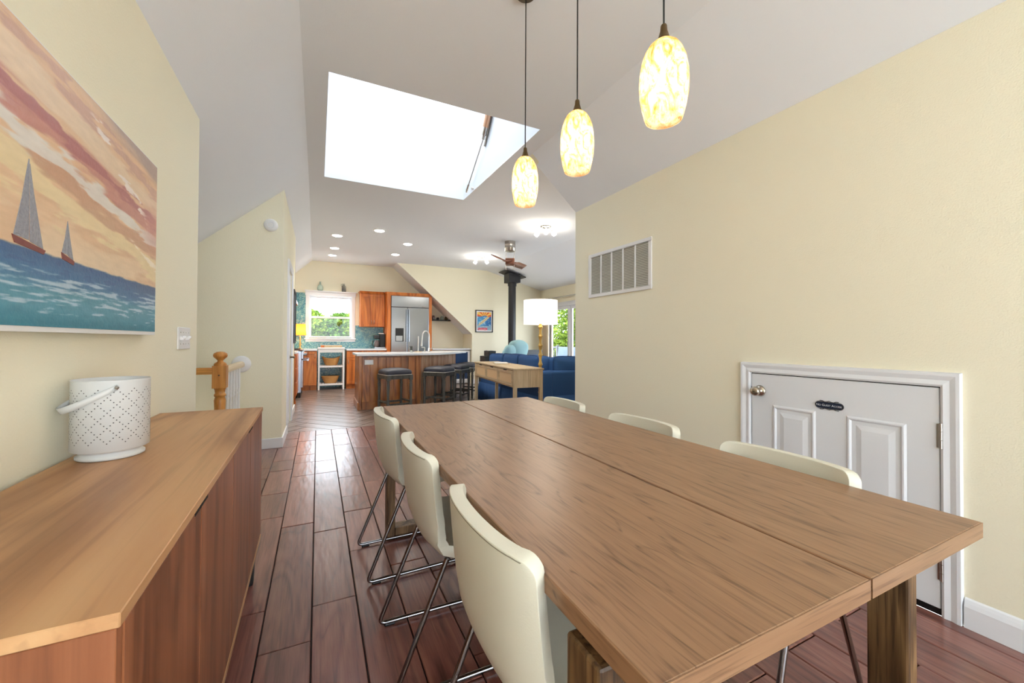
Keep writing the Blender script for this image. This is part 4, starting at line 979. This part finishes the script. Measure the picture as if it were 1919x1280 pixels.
# ------------------------------------------------------------------ kitchen island
isl = thing('kitchen_island', 'knotty wood kitchen island with an angled wing of boards', 'island', (1.4,7.4,0)); io = isl.location
WA, WB_ = (1.60,6.93), (2.60,8.02)
front = [(.62,6.93),WA,WB_,(2.28,8.34),(1.62,7.66),(.62,7.66)]
obj('carcass', UL(MB().prism(front,0,.882),io), M['cherry'], isl)
nb = 7; bw_ = (1.53-.655)/nb
for i in range(nb): x = .655+bw_*i; obj('board', UL(B(x+.002,x+bw_-.002,6.918,6.93,.13,.86),io), M['island'], isl, bev=.003, seg=1)
boxl = lambda nm, *a, **k: obj(nm, UL(B(*a),io), M['island'], isl, bev=.004)
boxl('corner_post',.605,.655,6.908,6.93,0,.882); boxl('corner_post',1.53,1.605,6.908,6.93,0,.882); boxl('base_board',.655,1.53,6.910,6.93,0,.13); boxl('top_rail',.655,1.53,6.912,6.93,.855,.882)
boxl('side_panel',.606,.62,6.93,7.66,.12,.882); 
obj('plinth', UL(B(.588,.62,6.905,7.66,0,.12),io), M['island'], isl, bev=.006)
dx, dy = WB_[0]-WA[0], WB_[1]-WA[1]; LW = math.hypot(dx,dy); ux, uy = dx/LW, dy/LW; nx_, ny_ = uy, -ux
M['islandlt'] = wood('island_board_painted_sheen', [(.25,srgb(150,104,78)),(.5,srgb(190,146,118)),(.75,srgb(206,168,142))], 'Z', 14, 12, .25, .05, rand=.12, ring=.4)  # paler copy of the island wood, reflected light put into its colour
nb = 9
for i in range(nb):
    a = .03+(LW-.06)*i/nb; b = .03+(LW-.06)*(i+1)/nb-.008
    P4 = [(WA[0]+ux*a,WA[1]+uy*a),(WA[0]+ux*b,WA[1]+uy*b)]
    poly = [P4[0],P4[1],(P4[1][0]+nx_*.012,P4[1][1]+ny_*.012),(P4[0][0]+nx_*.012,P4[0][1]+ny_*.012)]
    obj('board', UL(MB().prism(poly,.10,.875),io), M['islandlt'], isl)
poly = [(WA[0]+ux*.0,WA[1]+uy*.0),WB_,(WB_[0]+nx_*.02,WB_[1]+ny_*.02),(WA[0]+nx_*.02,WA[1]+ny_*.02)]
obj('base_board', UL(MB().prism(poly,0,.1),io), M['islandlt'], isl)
ctp = MB().prism([(.565,6.835),(1.52,6.835),(1.75,6.86),(1.98,6.98),(2.28,7.27),(2.58,7.60),(2.80,7.92),(2.82,8.06),(2.40,8.44),(1.60,7.72),(.565,7.72)],.883,.92)
o = tag(obj('island_countertop', ctp, M['stone'], None, bev=.005), 'pale stone island countertop with a curved bar side', 'countertop')
ol = thing('outlet_plate', 'white outlet plate on the island front below the counter', 'outlet', (.763,6.917,.777))
obj('plate', B(-.068,.068,-.006,0,-.04,.04), M['white'], ol, bev=.003); obj('receptacle', MB().box(-.042,.042,-.008,-.006,-.016,.016), M['trim'], ol, bev=.002)
fc = thing('kitchen_faucet', 'tall gooseneck pull down faucet on the island', 'faucet', (1.945,7.64,.92))
pts = [(0,0,.0),(0,0,.27)]+[(-.075+.075*math.cos(a*PI/10),-.03+.03*math.cos(a*PI/10),.29+.115*math.sin(a*PI/10)) for a in range(11)]+[(-.158,-.062,.22),(-.163,-.064,.16)]
obj('gooseneck', MB().tube(pts,.013,12), M['metal'], fc); obj('faucet_base', MB().lathe([(.03,0),(.03,.008),(.022,.016),(.02,.07),(.0,.07)],n=16), M['metal'], fc); obj('spray_head', MB().tube([(-.162,-.063,.18),(-.168,-.065,.11)],[.015,.019],12), M['metal'], fc); obj('lever', MB().tube([(.02,0,.05),(.075,.0,.085)],.006,8), M['metal'], fc)
sp = thing('paper_towel_holder', 'slim upright metal paper towel rod on the island', 'towel holder', (1.70,7.50,.92))
obj('rod', MB().tube([(0,0,.01),(0,0,.30)],.010,10), M['metal'], sp); obj('holder_base', MB().lathe([(0,0),(.075,0),(.075,.012),(.0,.016)],n=24), M['lightoak'], sp)
ss = thing('soap_dispenser', 'short chrome soap dispenser beside the island faucet', 'soap dispenser', (1.85,7.60,.92))
obj('pump', MB().tube([(0,0,0),(0,0,.075),(-.01,-.01,.09),(-.07,-.03,.088)],.008,8), M['metal'], ss); obj('collar', MB().lathe([(.02,0),(.02,.02),(.0,.022)],n=14), M['metal'], ss)
gl = tag(obj('drinking_glass', MB().lathe([(0,0),(.03,0),(.036,.11),(.033,.11),(.028,.006),(0,.006)], n=18), M['clear']), 'clear drinking glass left of the towel rod on the island', 'glass'); gl.location = (1.565,7.46,.92)

# ------------------------------------------------------------------ bar stools
def make_stool(label):
    t = thing('bar_stool', label, 'stool', group='bar stools at the island')
    hw = .19
    n = 20; mb = MB(); rows = [(1.0,.60),(1.03,.612),(1.04,.636),(1.01,.660),(.93,.678),(.72,.694),(.4,.702),(.0,.704)]
    def sq(k_, f_):
        a = 2*PI*k_/n+PI/n; c_, s_ = math.cos(a), math.sin(a); e = .28
        return (.205*f_*math.copysign(abs(c_)**e,c_), .205*f_*math.copysign(abs(s_)**e,s_))
    vs = []
    for f_, z in rows:
        for k_ in range(n): x, y = sq(k_,f_); vs.append((x,y,z))
    mb.add(vs,[(i*n+k_,i*n+(k_+1)%n,(i+1)*n+(k_+1)%n,(i+1)*n+k_) for i in range(len(rows)-1) for k_ in range(n)],True); mb.add(vs[:n],[tuple(range(n-1,-1,-1))])
    s_ = obj('seat_cushion', mb, M['navy'], t)
    nl = MB()
    nl.tube([(sq(k_,1.035)[0],sq(k_,1.035)[1],.606) for k_ in range(n)],.005,6,closed=True)
    obj('nailhead_trim', nl, M['nail'], s_)
    for sx_, sy_ in ((1,0),(-1,0),(0,1),(0,-1)):
        if sx_: obj('apron', B(sx_*hw-.012,sx_*hw+.012,-hw,hw,.54,.60), M['greywood'], t, bev=.003)
        else: obj('apron', B(-hw,hw,sy_*hw-.012,sy_*hw+.012,.54,.60), M['greywood'], t, bev=.003)
    prof = [(.014,0),(.019,.03),(.017,.05),(.021,.07),(.023,.12),(.023,.2),(.018,.215),(.022,.23),(.018,.245),(.024,.42),(.025,.46),(.018,.475),(.026,.49),(.018,.505),(.025,.52)]
    for sx_ in (-1,1):
        for sy_ in (-1,1):
            x, y = sx_*hw*.97, sy_*hw*.97
            obj('leg', MB().lathe(prof,(x,y,0),12).box(x-.026,x+.026,y-.026,y+.026,.52,.60), M['greywood'], t)
    for sy_ in (-1,1):
        obj('stretcher', MB().box(-hw,hw,sy_*hw*.97-.012,sy_*hw*.97+.012,.135,.165), M['greywood'], t, bev=.004); obj('stretcher', MB().box(sy_*hw*.97-.012,sy_*hw*.97+.012,-hw,hw,.165,.195), M['greywood'], t, bev=.004)
    return t
s1 = make_stool('dark leather bar stool at the front of the island, leftmost of four'); s1.location = (1.11,6.50,0); s1.rotation_euler = (0,0,math.radians(13))
copy_thing(s1,(1.90,6.74,0),math.radians(46),'dark leather bar stool second from the left along the angled counter')
copy_thing(s1,(2.34,7.19,0),math.radians(47),'dark leather bar stool third from the left along the angled counter')
copy_thing(s1,(2.74,7.64,0),math.radians(45),'dark leather bar stool farthest right, half hidden by the console table')

# ------------------------------------------------------------------ ceiling lights
for i, (x, y, lb) in enumerate(((.292,7.65,'lit recessed ceiling light, nearest of the left kitchen row'),(.289,8.8,'lit recessed ceiling light, middle of the left kitchen row'),(.275,9.62,'lit recessed ceiling light, nearest the kitchen window'),(.914,6.95,'lit recessed ceiling light above the front of the island'),(1.536,7.72,'lit recessed ceiling light above the island wing'),(1.5,8.86,'lit recessed ceiling light in front of the fridge'))):
    z = ZC(y); t = thing('recessed_light', lb, 'ceiling light', (x,y,z-.001), group='recessed kitchen lights')
    obj('trim_ring', MB().lathe([(.10,0),(.097,-.008),(.082,-.010),(.078,.0)], n=28), M['white'], t); obj('lens', MB().lathe([(.081,-.006),(.06,-.016),(0,-.02)], n=24), M['can'], t)
    lamp('recessed_spot',(0,0,-.04),26,(1,.93,.83),.05,'SPOT',t,spot_size=2.2,spot_blend=.6)
def spot_fixture(x, y, label, heads):
    z = ZC(y); t = thing('spot_fixture', label, 'ceiling light', (x,y,z), group='ceiling spot fixtures')
    obj('canopy', MB().lathe([(.085,0),(.085,-.012),(.07,-.022),(.0,-.024)], n=28), M['metal'], t)
    for a, tilt in heads:
        c_, s_ = math.cos(a), math.sin(a); p0 = (c_*.06,s_*.06,-.02); p1 = (c_*.085,s_*.085,-.055); p2 = (c_*(.085+.04*tilt),s_*(.085+.04*tilt),-.095); p3 = (c_*(.085+.085*tilt),s_*(.085+.085*tilt),-.15)
        hd__ = obj('spot_head', MB().tube([p0,p1],.010,8).tube([p1,p2],[.018,.028],12), M['metal'], t)
        obj('spot_bulb', MB().tube([p2,((p2[0]+p3[0])/2,(p2[1]+p3[1])/2,(p2[2]+p3[2])/2),p3],[.026,.036,.028],12), M['bulbsoft'], hd__)
    lamp('spot_fixture_light',(0,0,-.16),5,(1,.92,.8),.06,parent=t)
spot_fixture(3.235,5.42,'lit chrome ceiling spot fixture nearest the dining room',((2.6,.9),(4.2,.5),(-.7,.7)))
spot_fixture(3.235,8.2,'lit chrome ceiling spot fixture left of the fan blade',((2.7,.7),(-.6,.7)))
# ------------------------------------------------------------------ ceiling fan
fz = ZC(6.62); fn = thing('ceiling_fan', 'two blade mahogany ceiling fan with brushed metal canopy', 'ceiling fan', (3.185,6.62,fz))
obj('canopy', MB().lathe([(.098,0),(.098,-.055),(.101,-.058),(.098,-.061),(.098,-.115),(.101,-.118),(.098,-.121),(.098,-.175),(.09,-.18),(.0,-.18)], n=32), M['metal'], fn)
va_ = YAW
ex, ey = math.cos(-va_), math.sin(-va_)
for s_ in (-1,1): obj('frame_rod', MB().tube([(s_*.075*ex,s_*.075*ey,-.17),(s_*.075*ex,s_*.075*ey,-.52)],.006,8), M['metal'], fn)
obj('frame_foot', MB().tube([(-.075*ex,-.075*ey,-.52),(.075*ex,.075*ey,-.52)],.006,8), M['metal'], fn)
o = obj('motor_block', B(-.085,.085,-.085,.085,-.435,-.32), M['fan'], fn, bev=.012, seg=3); o.rotation_euler = (0,0,-va_)
def blade(sgn):
    mb = MB(); vs = []; n_ = 10; d = Vector((math.cos(BA),math.sin(BA),0))*sgn; lt = Vector((-d.y,d.x,0))
    for i in range(n_+1):
        r_ = .07+.52*i/n_; tw = -math.radians(30)*sm(0,.45,i/n_)*1; wdt = .075-.01*i/n_
        c_ = d*r_+Vector((0,0,-.378))
        up = lt*math.cos(tw)+Vector((0,0,1))*math.sin(tw)
        vs += [c_-up*wdt, c_+up*wdt]
    mb.add(vs,[(2*i,2*i+1,2*i+3,2*i+2) for i in range(n_)],True); return obj('blade', mb, M['fan'], fn, solid=.012)
BA = math.radians(36)
blade(1); blade(-1)

# ------------------------------------------------------------------ living room
# stove pipe and stove
sp = thing('stove_pipe', 'black stove pipe rising to a ceiling support box', 'stove pipe', (4.50,9.22,0))
pc = 3.0-.29*(4.5-4.07)
obj('pipe', MB().lathe([(.098,.7),(.098,2.62)], n=28).lathe([(.112,2.55),(.112,2.64)], n=28), M['iron'], sp)
obj('support_box', MB().box(-.16,.16,-.16,.16,2.63,2.80), M['iron'], sp, bev=.004)
g_ = .29; zz = pc-.025
obj('ceiling_plate', MB().add([(x,y,zz-g_*x-d) for d in (0,.02) for x,y in ((-.27,-.25),(.27,-.25),(.27,.25),(-.27,.25))],[(0,1,2,3),(4,7,6,5),(0,4,5,1),(1,5,6,2),(2,6,7,3),(3,7,4,0)]), M['iron'], sp)
obj('box_neck', MB().box(-.158,.158,-.158,.158,2.79,2.86), M['iron'], sp)
stv = thing('wood_stove', 'black wood stove hidden behind the blue sofa', 'stove', (4.50,9.22,0))
obj('stove_body', B(-.3,.3,-.25,.25,.15,.68), M['iron'], stv, bev=.02, seg=3); obj('stove_top', B(-.33,.33,-.28,.28,.68,.70), M['iron'], stv, bev=.006)
for x in (-.25,.25):
    for y in (-.2,.2): obj('leg', MB().tube([(x,y,0),(x,y,.16)],.025,8), M['iron'], stv)
# poster
po = thing('surf_poster', 'black framed blue and orange beach poster on the far wall', 'poster', (4.0,YN,1.656))
pw, ph = .25, .297
obj('frame', MB().box(-pw,pw,-.025,0,ph-.022,ph).box(-pw,pw,-.025,0,-ph,-ph+.022).box(-pw,-pw+.022,-.025,0,-ph+.022,ph-.022).box(pw-.022,pw,-.025,0,-ph+.022,ph-.022), M['black'], po); obj('mat_board', B(-pw+.02,pw-.02,-.012,-.002,-ph+.02,ph-.02), M['white'], po)
PWW, PHH = 2*(pw-.05), 2*(ph-.055)
def poster(s_, t_):
    x, z = s_/PWW, t_/PHH; n2 = NZ.fractal(Vector((x*5,z*16,2)),1,2,3)
    if z > .78-.03*math.sin(x*9):
        a = math.atan2(z-.74,x-.52); return (228,92,38) if math.sin(a*11) > .1 else (246,206,96)
    c = lerp((70,150,200),(34,100,164),sm(.2,.9,x)); c = lerp(c,(190,222,232),sm(.15,.4,n2)*.7)
    d = (z-.45)-(x-.35)*.62
    if abs(d) < .085*math.sin(max(0,min(PI,(x-.04)/.9*PI)))**.5 and .04 < x < .94: return (224,206,158) if abs(d) > .02 else (196,170,120)
    if z < .14 and .05 < x < .72: return (206,92,110) if n2 < .15 else (226,160,160)
    if z < .24: return lerp(c,(170,190,196),.7)
    return c
picture('print', PWW, PHH, 60, 72, poster, po, vcol('poster_ink',.5), lambda a, b: (a-PWW/2,-.0135,b-PHH/2))
# console table
cs = thing('console_table', 'pale oak console table with three cane drawers behind the sofa', 'console table', (2.545,5.46,0), math.radians(-4.5))
hx, hy, zt_ = .205, .90, .785
obj('top', B(-hx-.01,hx+.01,-hy-.012,hy+.012,zt_-.022,zt_), M['lightoak'], cs, bev=.004)
obj('carcass', B(-hx+.012,hx-.005,-hy+.006,hy-.006,.535,zt_-.022), M['lightoakz'], cs)
for sx_ in (-1,1):
    for sy_ in (-1,1): x, y = sx_*(hx-.022), sy_*(hy-.024); obj('leg', B(x-.022,x+.022,y-.024,y+.024,0,zt_-.022), M['lightoakz'], cs, bev=.003)
dw = (2*hy-.12)/3
for i in range(3):
    y0 = -hy+.055+dw*i+.005*i; y1 = y0+dw-.005; x = -hx+.012
    d = obj('drawer', MB().box(x-.014,x,y0,y1,.555,.59).box(x-.014,x,y0,y1,.715,.755).box(x-.014,x,y0,y0+.045,.59,.715).box(x-.014,x,y1-.045,y1,.59,.715), M['lightoak'], cs, bev=.002, seg=1)
    obj('cane_panel', B(x-.008,x-.001,y0+.045,y1-.045,.59,.715), M['rattan'], d); obj('finger_notch', MB().box(x-.0155,x-.002,(y0+y1)/2-.06,(y0+y1)/2+.06,.745,.7565), M['dark'], d)
bk = thing('tray', 'thin pale wooden tray lying on the console table', 'tray', (2.60,5.72,.785), math.radians(-20))
obj('tray_base', B(-.12,.12,-.2,.2,0,.01), M['lightoak'], bk, bev=.003); obj('tray_paper', B(-.1,.1,-.17,.17,.0103,.015), M['white'], bk)
# sofa (L-shaped sectional)
sf = thing('sectional_sofa', 'blue slipcovered L shaped sectional sofa with loose back cushions', 'sofa', (2.86,4.95,0))
def soft(name, x0, x1, y0, y1, z0, z1, r, parent=sf, mat='sofa', puff=0, rot=None):
    bm = bmesh.new(); bmesh.ops.create_cube(bm, size=1)
    for v in bm.verts: v.co = Vector((v.co.x*(x1-x0), v.co.y*(y1-y0), v.co.z*(z1-z0)))
    bmesh.ops.bevel(bm, geom=bm.edges[:], offset=r, segments=4, profile=.6, affect='EDGES', clamp_overlap=True)
    bmesh.ops.subdivide_edges(bm, edges=[e for e in bm.edges if e.calc_length() > .12], cuts=4, use_grid_fill=True)
    if puff:
        for v in bm.verts:
            fx = 1-(2*abs(v.co.x)/(x1-x0))**2; fy = 1-(2*abs(v.co.y)/(y1-y0))**2; fz_ = 1-(2*abs(v.co.z)/(z1-z0))**2
            v.co.x += math.copysign(puff*max(0,fy)*max(0,fz_), v.co.x) if abs(v.co.x) > .3*(x1-x0) else 0
            v.co.z += puff*.9*max(0,fx)*max(0,fy) if v.co.z > .3*(z1-z0) else 0
            v.co.y += math.copysign(puff*max(0,fx)*max(0,fz_), v.co.y) if abs(v.co.y) > .3*(y1-y0) else 0
            nn_ = NZ.noise(Vector((v.co.x*5+x0,v.co.y*5+y0,v.co.z*5)))*.012; v.co += Vector((nn_,nn_,nn_))
    me = bpy.data.meshes.new(name); bm.to_mesh(me); bm.free()
    for p in me.polygons: p.use_smooth = True
    me.materials.append(M[mat]); o = bpy.data.objects.new(name, me); C.objects.link(o); o.parent = parent
    o.location = ((x0+x1)/2,(y0+y1)/2,(z0+z1)/2)
    if rot: o.rotation_euler = rot
    return o
soft('back_frame',0,.24,0,2.2,.03,.70,.045); soft('back_frame',.2,2.7,.012,.25,.03,.705,.045)
soft('seat_base',.2,.98,.2,2.15,.03,.36,.04); soft('seat_base',.9,2.7,.2,1.0,.03,.36,.04); soft('arm',.0,1.0,2.13,2.33,.03,.64,.05)
for y0, y1 in ((.95,1.5),(1.5,2.1)): soft('seat_cushion',.25,.98,y0,y1,.36,.5,.05,puff=.02)
for x0, x1 in ((.28,1.1),(1.1,1.9),(1.9,2.68)): soft('seat_cushion',x0,x1,.26,1.0,.36,.5,.05,puff=.02)
sk_ = MB(); n_ = 44
for i in range(n_):
    y = 2.34*i/(n_-1); d = -.018-.012*math.sin(i*2.1)-(.07*sm(2.1,2.34,y)); sk_.v += [(0,y,.34),(d,y,.008)]
sk_.f = [(2*i,2*i+1,2*i+3,2*i+2) for i in range(n_-1)]; sk_.sm = [True]*(n_-1)
obj('skirt', sk_, M['sofa'], sf, solid=.012)
sk2 = MB()
for i in range(n_): x = 2.7*i/(n_-1); d = -.016-.01*math.sin(i*1.9); sk2.v += [(x,0,.34),(x,d,.008)]
sk2.f = sk_.f; sk2.sm = sk_.sm; obj('skirt', sk2, M['sofa'], sf, solid=.012)
soft('back_cushion',.10,.36,1.48,2.12,.5,.885,.06,puff=.028); soft('back_cushion',.10,.36,.86,1.48,.5,.90,.06,puff=.03); soft('back_cushion',.08,.36,.22,.86,.5,.90,.06,puff=.03)
soft('back_cushion',.30,.86,.08,.34,.5,.89,.06,puff=.03); soft('back_cushion',.86,1.75,.08,.34,.5,.915,.06,puff=.02); soft('back_cushion',1.75,2.62,.08,.34,.5,.91,.06,puff=.025)
M['sofaseam'] = plain('navy_cushion_piping', srgb(26,58,104), .9)
for ob in [c_ for c_ in sf.children if c_.name.split('.')[0] == 'back_cushion']:
    x_, y_, z_ = [d/2 for d in ob.dimensions] if ob.dimensions.length else (.1,.3,.2)
    bb = [Vector(c_) for c_ in ob.bound_box]; lo = Vector((min(c_.x for c_ in bb),min(c_.y for c_ in bb),min(c_.z for c_ in bb))); hi = Vector((max(c_.x for c_ in bb),max(c_.y for c_ in bb),max(c_.z for c_ in bb)))
    th_y = (hi.y-lo.y) < (hi.x-lo.x); pts = []
    for k_ in range(40):
        a = 2*PI*k_/40; ca_, sa_ = math.cos(a), math.sin(a); e_ = .22
        u_ = math.copysign(abs(ca_)**e_,ca_); v_ = math.copysign(abs(sa_)**e_,sa_)
        if th_y: pts.append(((lo.x+hi.x)/2+u_*(hi.x-lo.x)*.485, lo.y+.045, (lo.z+hi.z)/2+v_*(hi.z-lo.z)*.485))
        else: pts.append((lo.x+.045, (lo.y+hi.y)/2+u_*(hi.y-lo.y)*.485, (lo.z+hi.z)/2+v_*(hi.z-lo.z)*.485))
    obj('piping', MB().tube(pts,.0045,6,closed=True), M['sofaseam'], ob)
pil = soft('throw_pillow',-.08,.08,-.2,.2,0,.44,.075,None,'aqua',.05); pil.location = (3.58,7.10,.90); pil.rotation_euler = (.1,-.25,1.75); tag(pil,'large rounded aqua throw pillow propped on the far sofa end','pillow')
pil = soft('throw_pillow',-.06,.06,-.17,.17,0,.36,.055,None,'aqua',.04); pil.location = (3.40,7.06,.86); pil.rotation_euler = (.15,-.45,1.9); tag(pil,'smaller aqua throw pillow leaning against the large one','pillow')
pil = soft('throw_pillow',-.07,.07,-.2,.2,0,.4,.06,None,'sofa',.04); pil.location = (4.55,5.82,.72); pil.rotation_euler = (.75,0,1.5); tag(pil,'blue throw pillow tipped on its corner below the sliding door','pillow')
# dark stacked boxes at the sofa far end
bx = thing('wood_box', 'dark stepped wooden box stack beyond the console table', 'box', (3.23,7.85,0))
obj('lower_box', B(-.09,.07,-.15,.15,0,.815), M['darkwood'], bx, bev=.006); obj('upper_box', B(.0705,.16,-.14,.14,.0,.925).box(0,.0705,-.14,.14,.8155,.925), M['darkwood'], bx, bev=.006)
# low dark frame beyond the sofa
fm = thing('fire_screen', 'black framed fire screen behind the sofa', 'fire screen', (5.15,9.3,0))
obj('screen_frame', MB().box(-.3,.3,-.015,.015,.86,.9).box(-.3,-.27,-.015,.015,0,.86).box(.27,.3,-.015,.015,0,.86).box(-.27,.27,-.015,.015,0,.03), M['black'], fm); obj('screen_mesh', B(-.27,.27,-.004,.004,.03,.86), M['iron'], fm)
# floor lamp
flp = thing('floor_lamp', 'gold bamboo floor lamp with white drum shade by the console', 'floor lamp', (2.757,4.752,0))
zs0 = 1.372; prof = [(0,.03)]
z = .05; k_ = 0; seg_ = .128
prof = [(.012,.045)]
while z < zs0-.02:
    prof += [(.031,z),(.031,z+.008),(.026,z+.014),(.018,z+.05),(.017,z+seg_*.6),(.025,z+seg_*.93)]; z += seg_
prof = [(r_,min(z_,zs0+.01)) for r_, z_ in prof]
obj('bamboo_stem', MB().lathe(prof, n=18), M['gold'], flp); obj('base', MB().lathe([(0,0),(.105,0),(.105,.018),(.05,.035),(.02,.05)], n=28), M['gold'], flp)
obj('drum_shade', MB().lathe([(.232,zs0),(.232,1.70)], n=48), M['shade'], flp); obj('finial', MB().tube([(0,0,1.37),(0,0,1.715)],.005,8).lathe([(0,1.735),(.012,1.725),(.008,1.71)],n=10), M['gold'], flp)
obj('spider', MB().tube([(-.23,0,1.69),(.23,0,1.69)],.003,6), M['metal'], flp)
lamp('floor_lamp_light',(0,0,1.53),6,(1,.9,.76),.05,parent=flp)

# ------------------------------------------------------------------ sliding glass door, curtain, deck and garden
w2 = struct('window_2', MB(), M['trim'])
boxpart('head_frame',XE-.02,XE+.1,SA-.08,SB+.08,SZ-.05,SZ+.06,parent=w2); boxpart('side_casing',XE-.02,XE+.1,SB-.0,SB+.05,0,SZ+.0,parent=w2); boxpart('side_casing',XE-.02,XE+.1,SA-.08,SA,0,SZ,parent=w2)
npn = 5; pwid = (SB-SA)/npn
for i in range(npn):
    y0, y1 = SA+pwid*i, SA+pwid*(i+1); xo = XE+.03+.025*(i%2)
    f_ = obj('sash', MB().box(xo,xo+.04,y0,y0+.085,0,SZ-.05).box(xo,xo+.04,y1-.085,y1,0,SZ-.05).box(xo,xo+.04,y0+.085,y1-.085,0,.12).box(xo,xo+.04,y0+.085,y1-.085,SZ-.13,SZ-.05), M['trim'], w2)
    obj('pane', B(xo+.018,xo+.022,y0+.08,y1-.08,.11,SZ-.12), M['glass'], f_)
rd = thing('curtain_rod', 'white curtain rod above the sliding door', 'curtain rod', (XE-.09,6.75,2.285))
obj('rod', MB().tube([(0,-2.75,0),(0,2.75,0)],.014,10), M['metal'], rd); obj('bracket', B(-.01,.09,2.53,2.57,-.02,.02), M['lightoak'], rd); obj('bracket', B(-.01,.09,-2.57,-2.53,-.02,.02), M['lightoak'], rd); obj('finial', MB().lathe([(0,-.04),(.03,-.02),(.03,.02),(0,.04)],(0,2.78,0),14), M['metal'], rd)
cu = MB(); n_ = 40
for i in range(n_):
    y = 9.33+.28*i/(n_-1); x = XE-.09+.03*math.sin(i*1.15); cu.v += [(x,y,.02),(x,y,2.28)]
cu.f = [(2*i,2*i+1,2*i+3,2*i+2) for i in range(n_-1)]; cu.sm = [True]*(n_-1)
tag(obj('curtain', cu, M['curtain'], None, solid=.004), 'gathered cream curtain at the edge of the sliding door', 'curtain')
dk = struct('floor_deck', B(5.9,8.4,4.8,15,-.22,-.12), M['rail'])
for i in range(17): obj('deck_board', B(5.9+.147*i,6.04+.147*i,4.8,15,-.12,-.09), M['deck'], dk)
rr = thing('deck_railing', 'dark deck railing outside the sliding door', 'railing', (8.35,12.1,-.09))
for z in (.12,.95): obj('rail', B(-.03,.03,-2.8,2.9,z,z+.06), M['rail'], rr)
for i in range(4): obj('post', B(-.05,.05,-2.8+1.86*i,-2.7+1.86*i,0,1.05), M['rail'], rr)
for i in range(36): obj('baluster', B(-.012,.012,-2.68+.155*i,-2.655+.155*i,.18,.95), M['rail'], rr)
def patio(loc, rz, label):
    t = thing('patio_chair', label, 'patio chair', loc, rz)
    obj('seat', B(-.28,.28,-.28,.28,.38,.44), M['patio'], t, bev=.02, seg=3)
    b_ = obj('backrest', B(-.28,.28,-.03,.03,-.0,.62), M['patio'], t, bev=.02, seg=3); b_.location = (0,.3,.42); b_.rotation_euler = (-.25,0,0)
    for x in (-.27,.27):
        for y in (-.25,.27): obj('leg', MB().tube([(x,y,0),(x,y,.4)],.018,8), M['rail'], t)
        obj('armrest', B(x-.03,x+.03,-.28,.3,.6,.63), M['rail'], t, bev=.006)
patio((7.0,10.95,-.09),-1.2,'blue grey patio chair near the curtain side of the door'); patio((7.0,10.05,-.09),-1.0,'blue grey patio chair in the right pane of the door')
struct('ceiling_sun_block', B(-2.5,4.5,-5.6,YBK-T,2.5,2.6), M['trim'])  # unseen roof slab added to keep sun out of the rear opening
struct('ground', MB().quad((-60,-60,-3.2),(70,-60,-3.2),(70,80,-3.2),(-60,80,-3.2)), M['bounce_ground'])
def tree(name, label, loc, blobs, n_, mat, size, seed, trunk=True):
    rg_ = random.Random(seed); t = thing(name, label, 'tree', (loc[0],loc[1],-3.2), group='garden trees')
    vs = []; fs = []
    for _ in range(n_):
        bx_, by_, bz_, rr_, rz_ = rg_.choice(blobs)
        d = Vector((rg_.gauss(0,1),rg_.gauss(0,1),rg_.gauss(0,1))).normalized()*(rg_.random()**.35)
        c_ = Vector((bx_+d.x*rr_, by_+d.y*rr_, bz_+d.z*rz_+3.2)); a = Vector((rg_.gauss(0,1),rg_.gauss(0,1),rg_.gauss(0,.6))).normalized(); b_ = a.cross(Vector((rg_.random()-.5,rg_.random()-.5,rg_.random()))).normalized()
        s_ = size*rg_.uniform(.6,1.3); k0 = len(vs); vs += [c_-a*s_, c_+b_*s_*.45, c_+a*s_, c_-b_*s_*.45]; fs.append((k0,k0+1,k0+2,k0+3))
    mb = MB(); mb.add(vs, fs); obj('crown', mb, M[mat], t)
    if trunk: obj('trunk', MB().tube([(0,0,0),(.05,0,1.5),(0,.05,blobs[0][2]+3.2)],[.12,.1,.05],8), M['bark'], t)
def bl(*a): return list(a)
tree('garden_tree','yellow green leafy tree left in the kitchen window',(-.6,14.2),bl((-.2,0,.9,.9,.9),(.3,.1,1.55,.6,.6),(-.5,0,.1,1.1,.9),(.3,0,.3,.9,.8)),20000,'leaf1',.07,1)
tree('garden_tree','bushy green tree in the middle of the kitchen window',(.5,14.6),bl((0,0,.9,.8,.9),(.2,0,1.5,.55,.55),(-.2,0,.1,1.0,.9)),20000,'leaf2',.07,2)
tree('garden_tree','yellow green tree right in the kitchen window',(1.5,14.3),bl((0,0,.9,.8,.9),(-.3,0,1.55,.5,.55),(.2,0,.1,1.0,.9)),20000,'leaf1',.07,3)
tree('garden_tree','tall pale green tree beyond the deck, nearest the curtain',(10.2,14.0),bl((0,0,1.6,1.6,1.8),(.5,0,3.0,1.2,1.2),(-.3,0,.2,1.5,1.3)),34000,'leaf1',.085,4)
tree('garden_tree','mid green tree beyond the deck railing',(10.6,11.6),bl((0,0,1.5,1.5,1.8),(-.4,0,3.0,1.2,1.2),(.3,0,.2,1.5,1.3)),34000,'leaf2',.085,5)
tree('garden_tree','yellow green tree beyond the right pane of the door',(10.8,9.2),bl((0,0,1.6,1.5,1.8),(.4,0,3.0,1.2,1.2),(-.2,0,.3,1.5,1.3)),30000,'leaf1',.085,6)
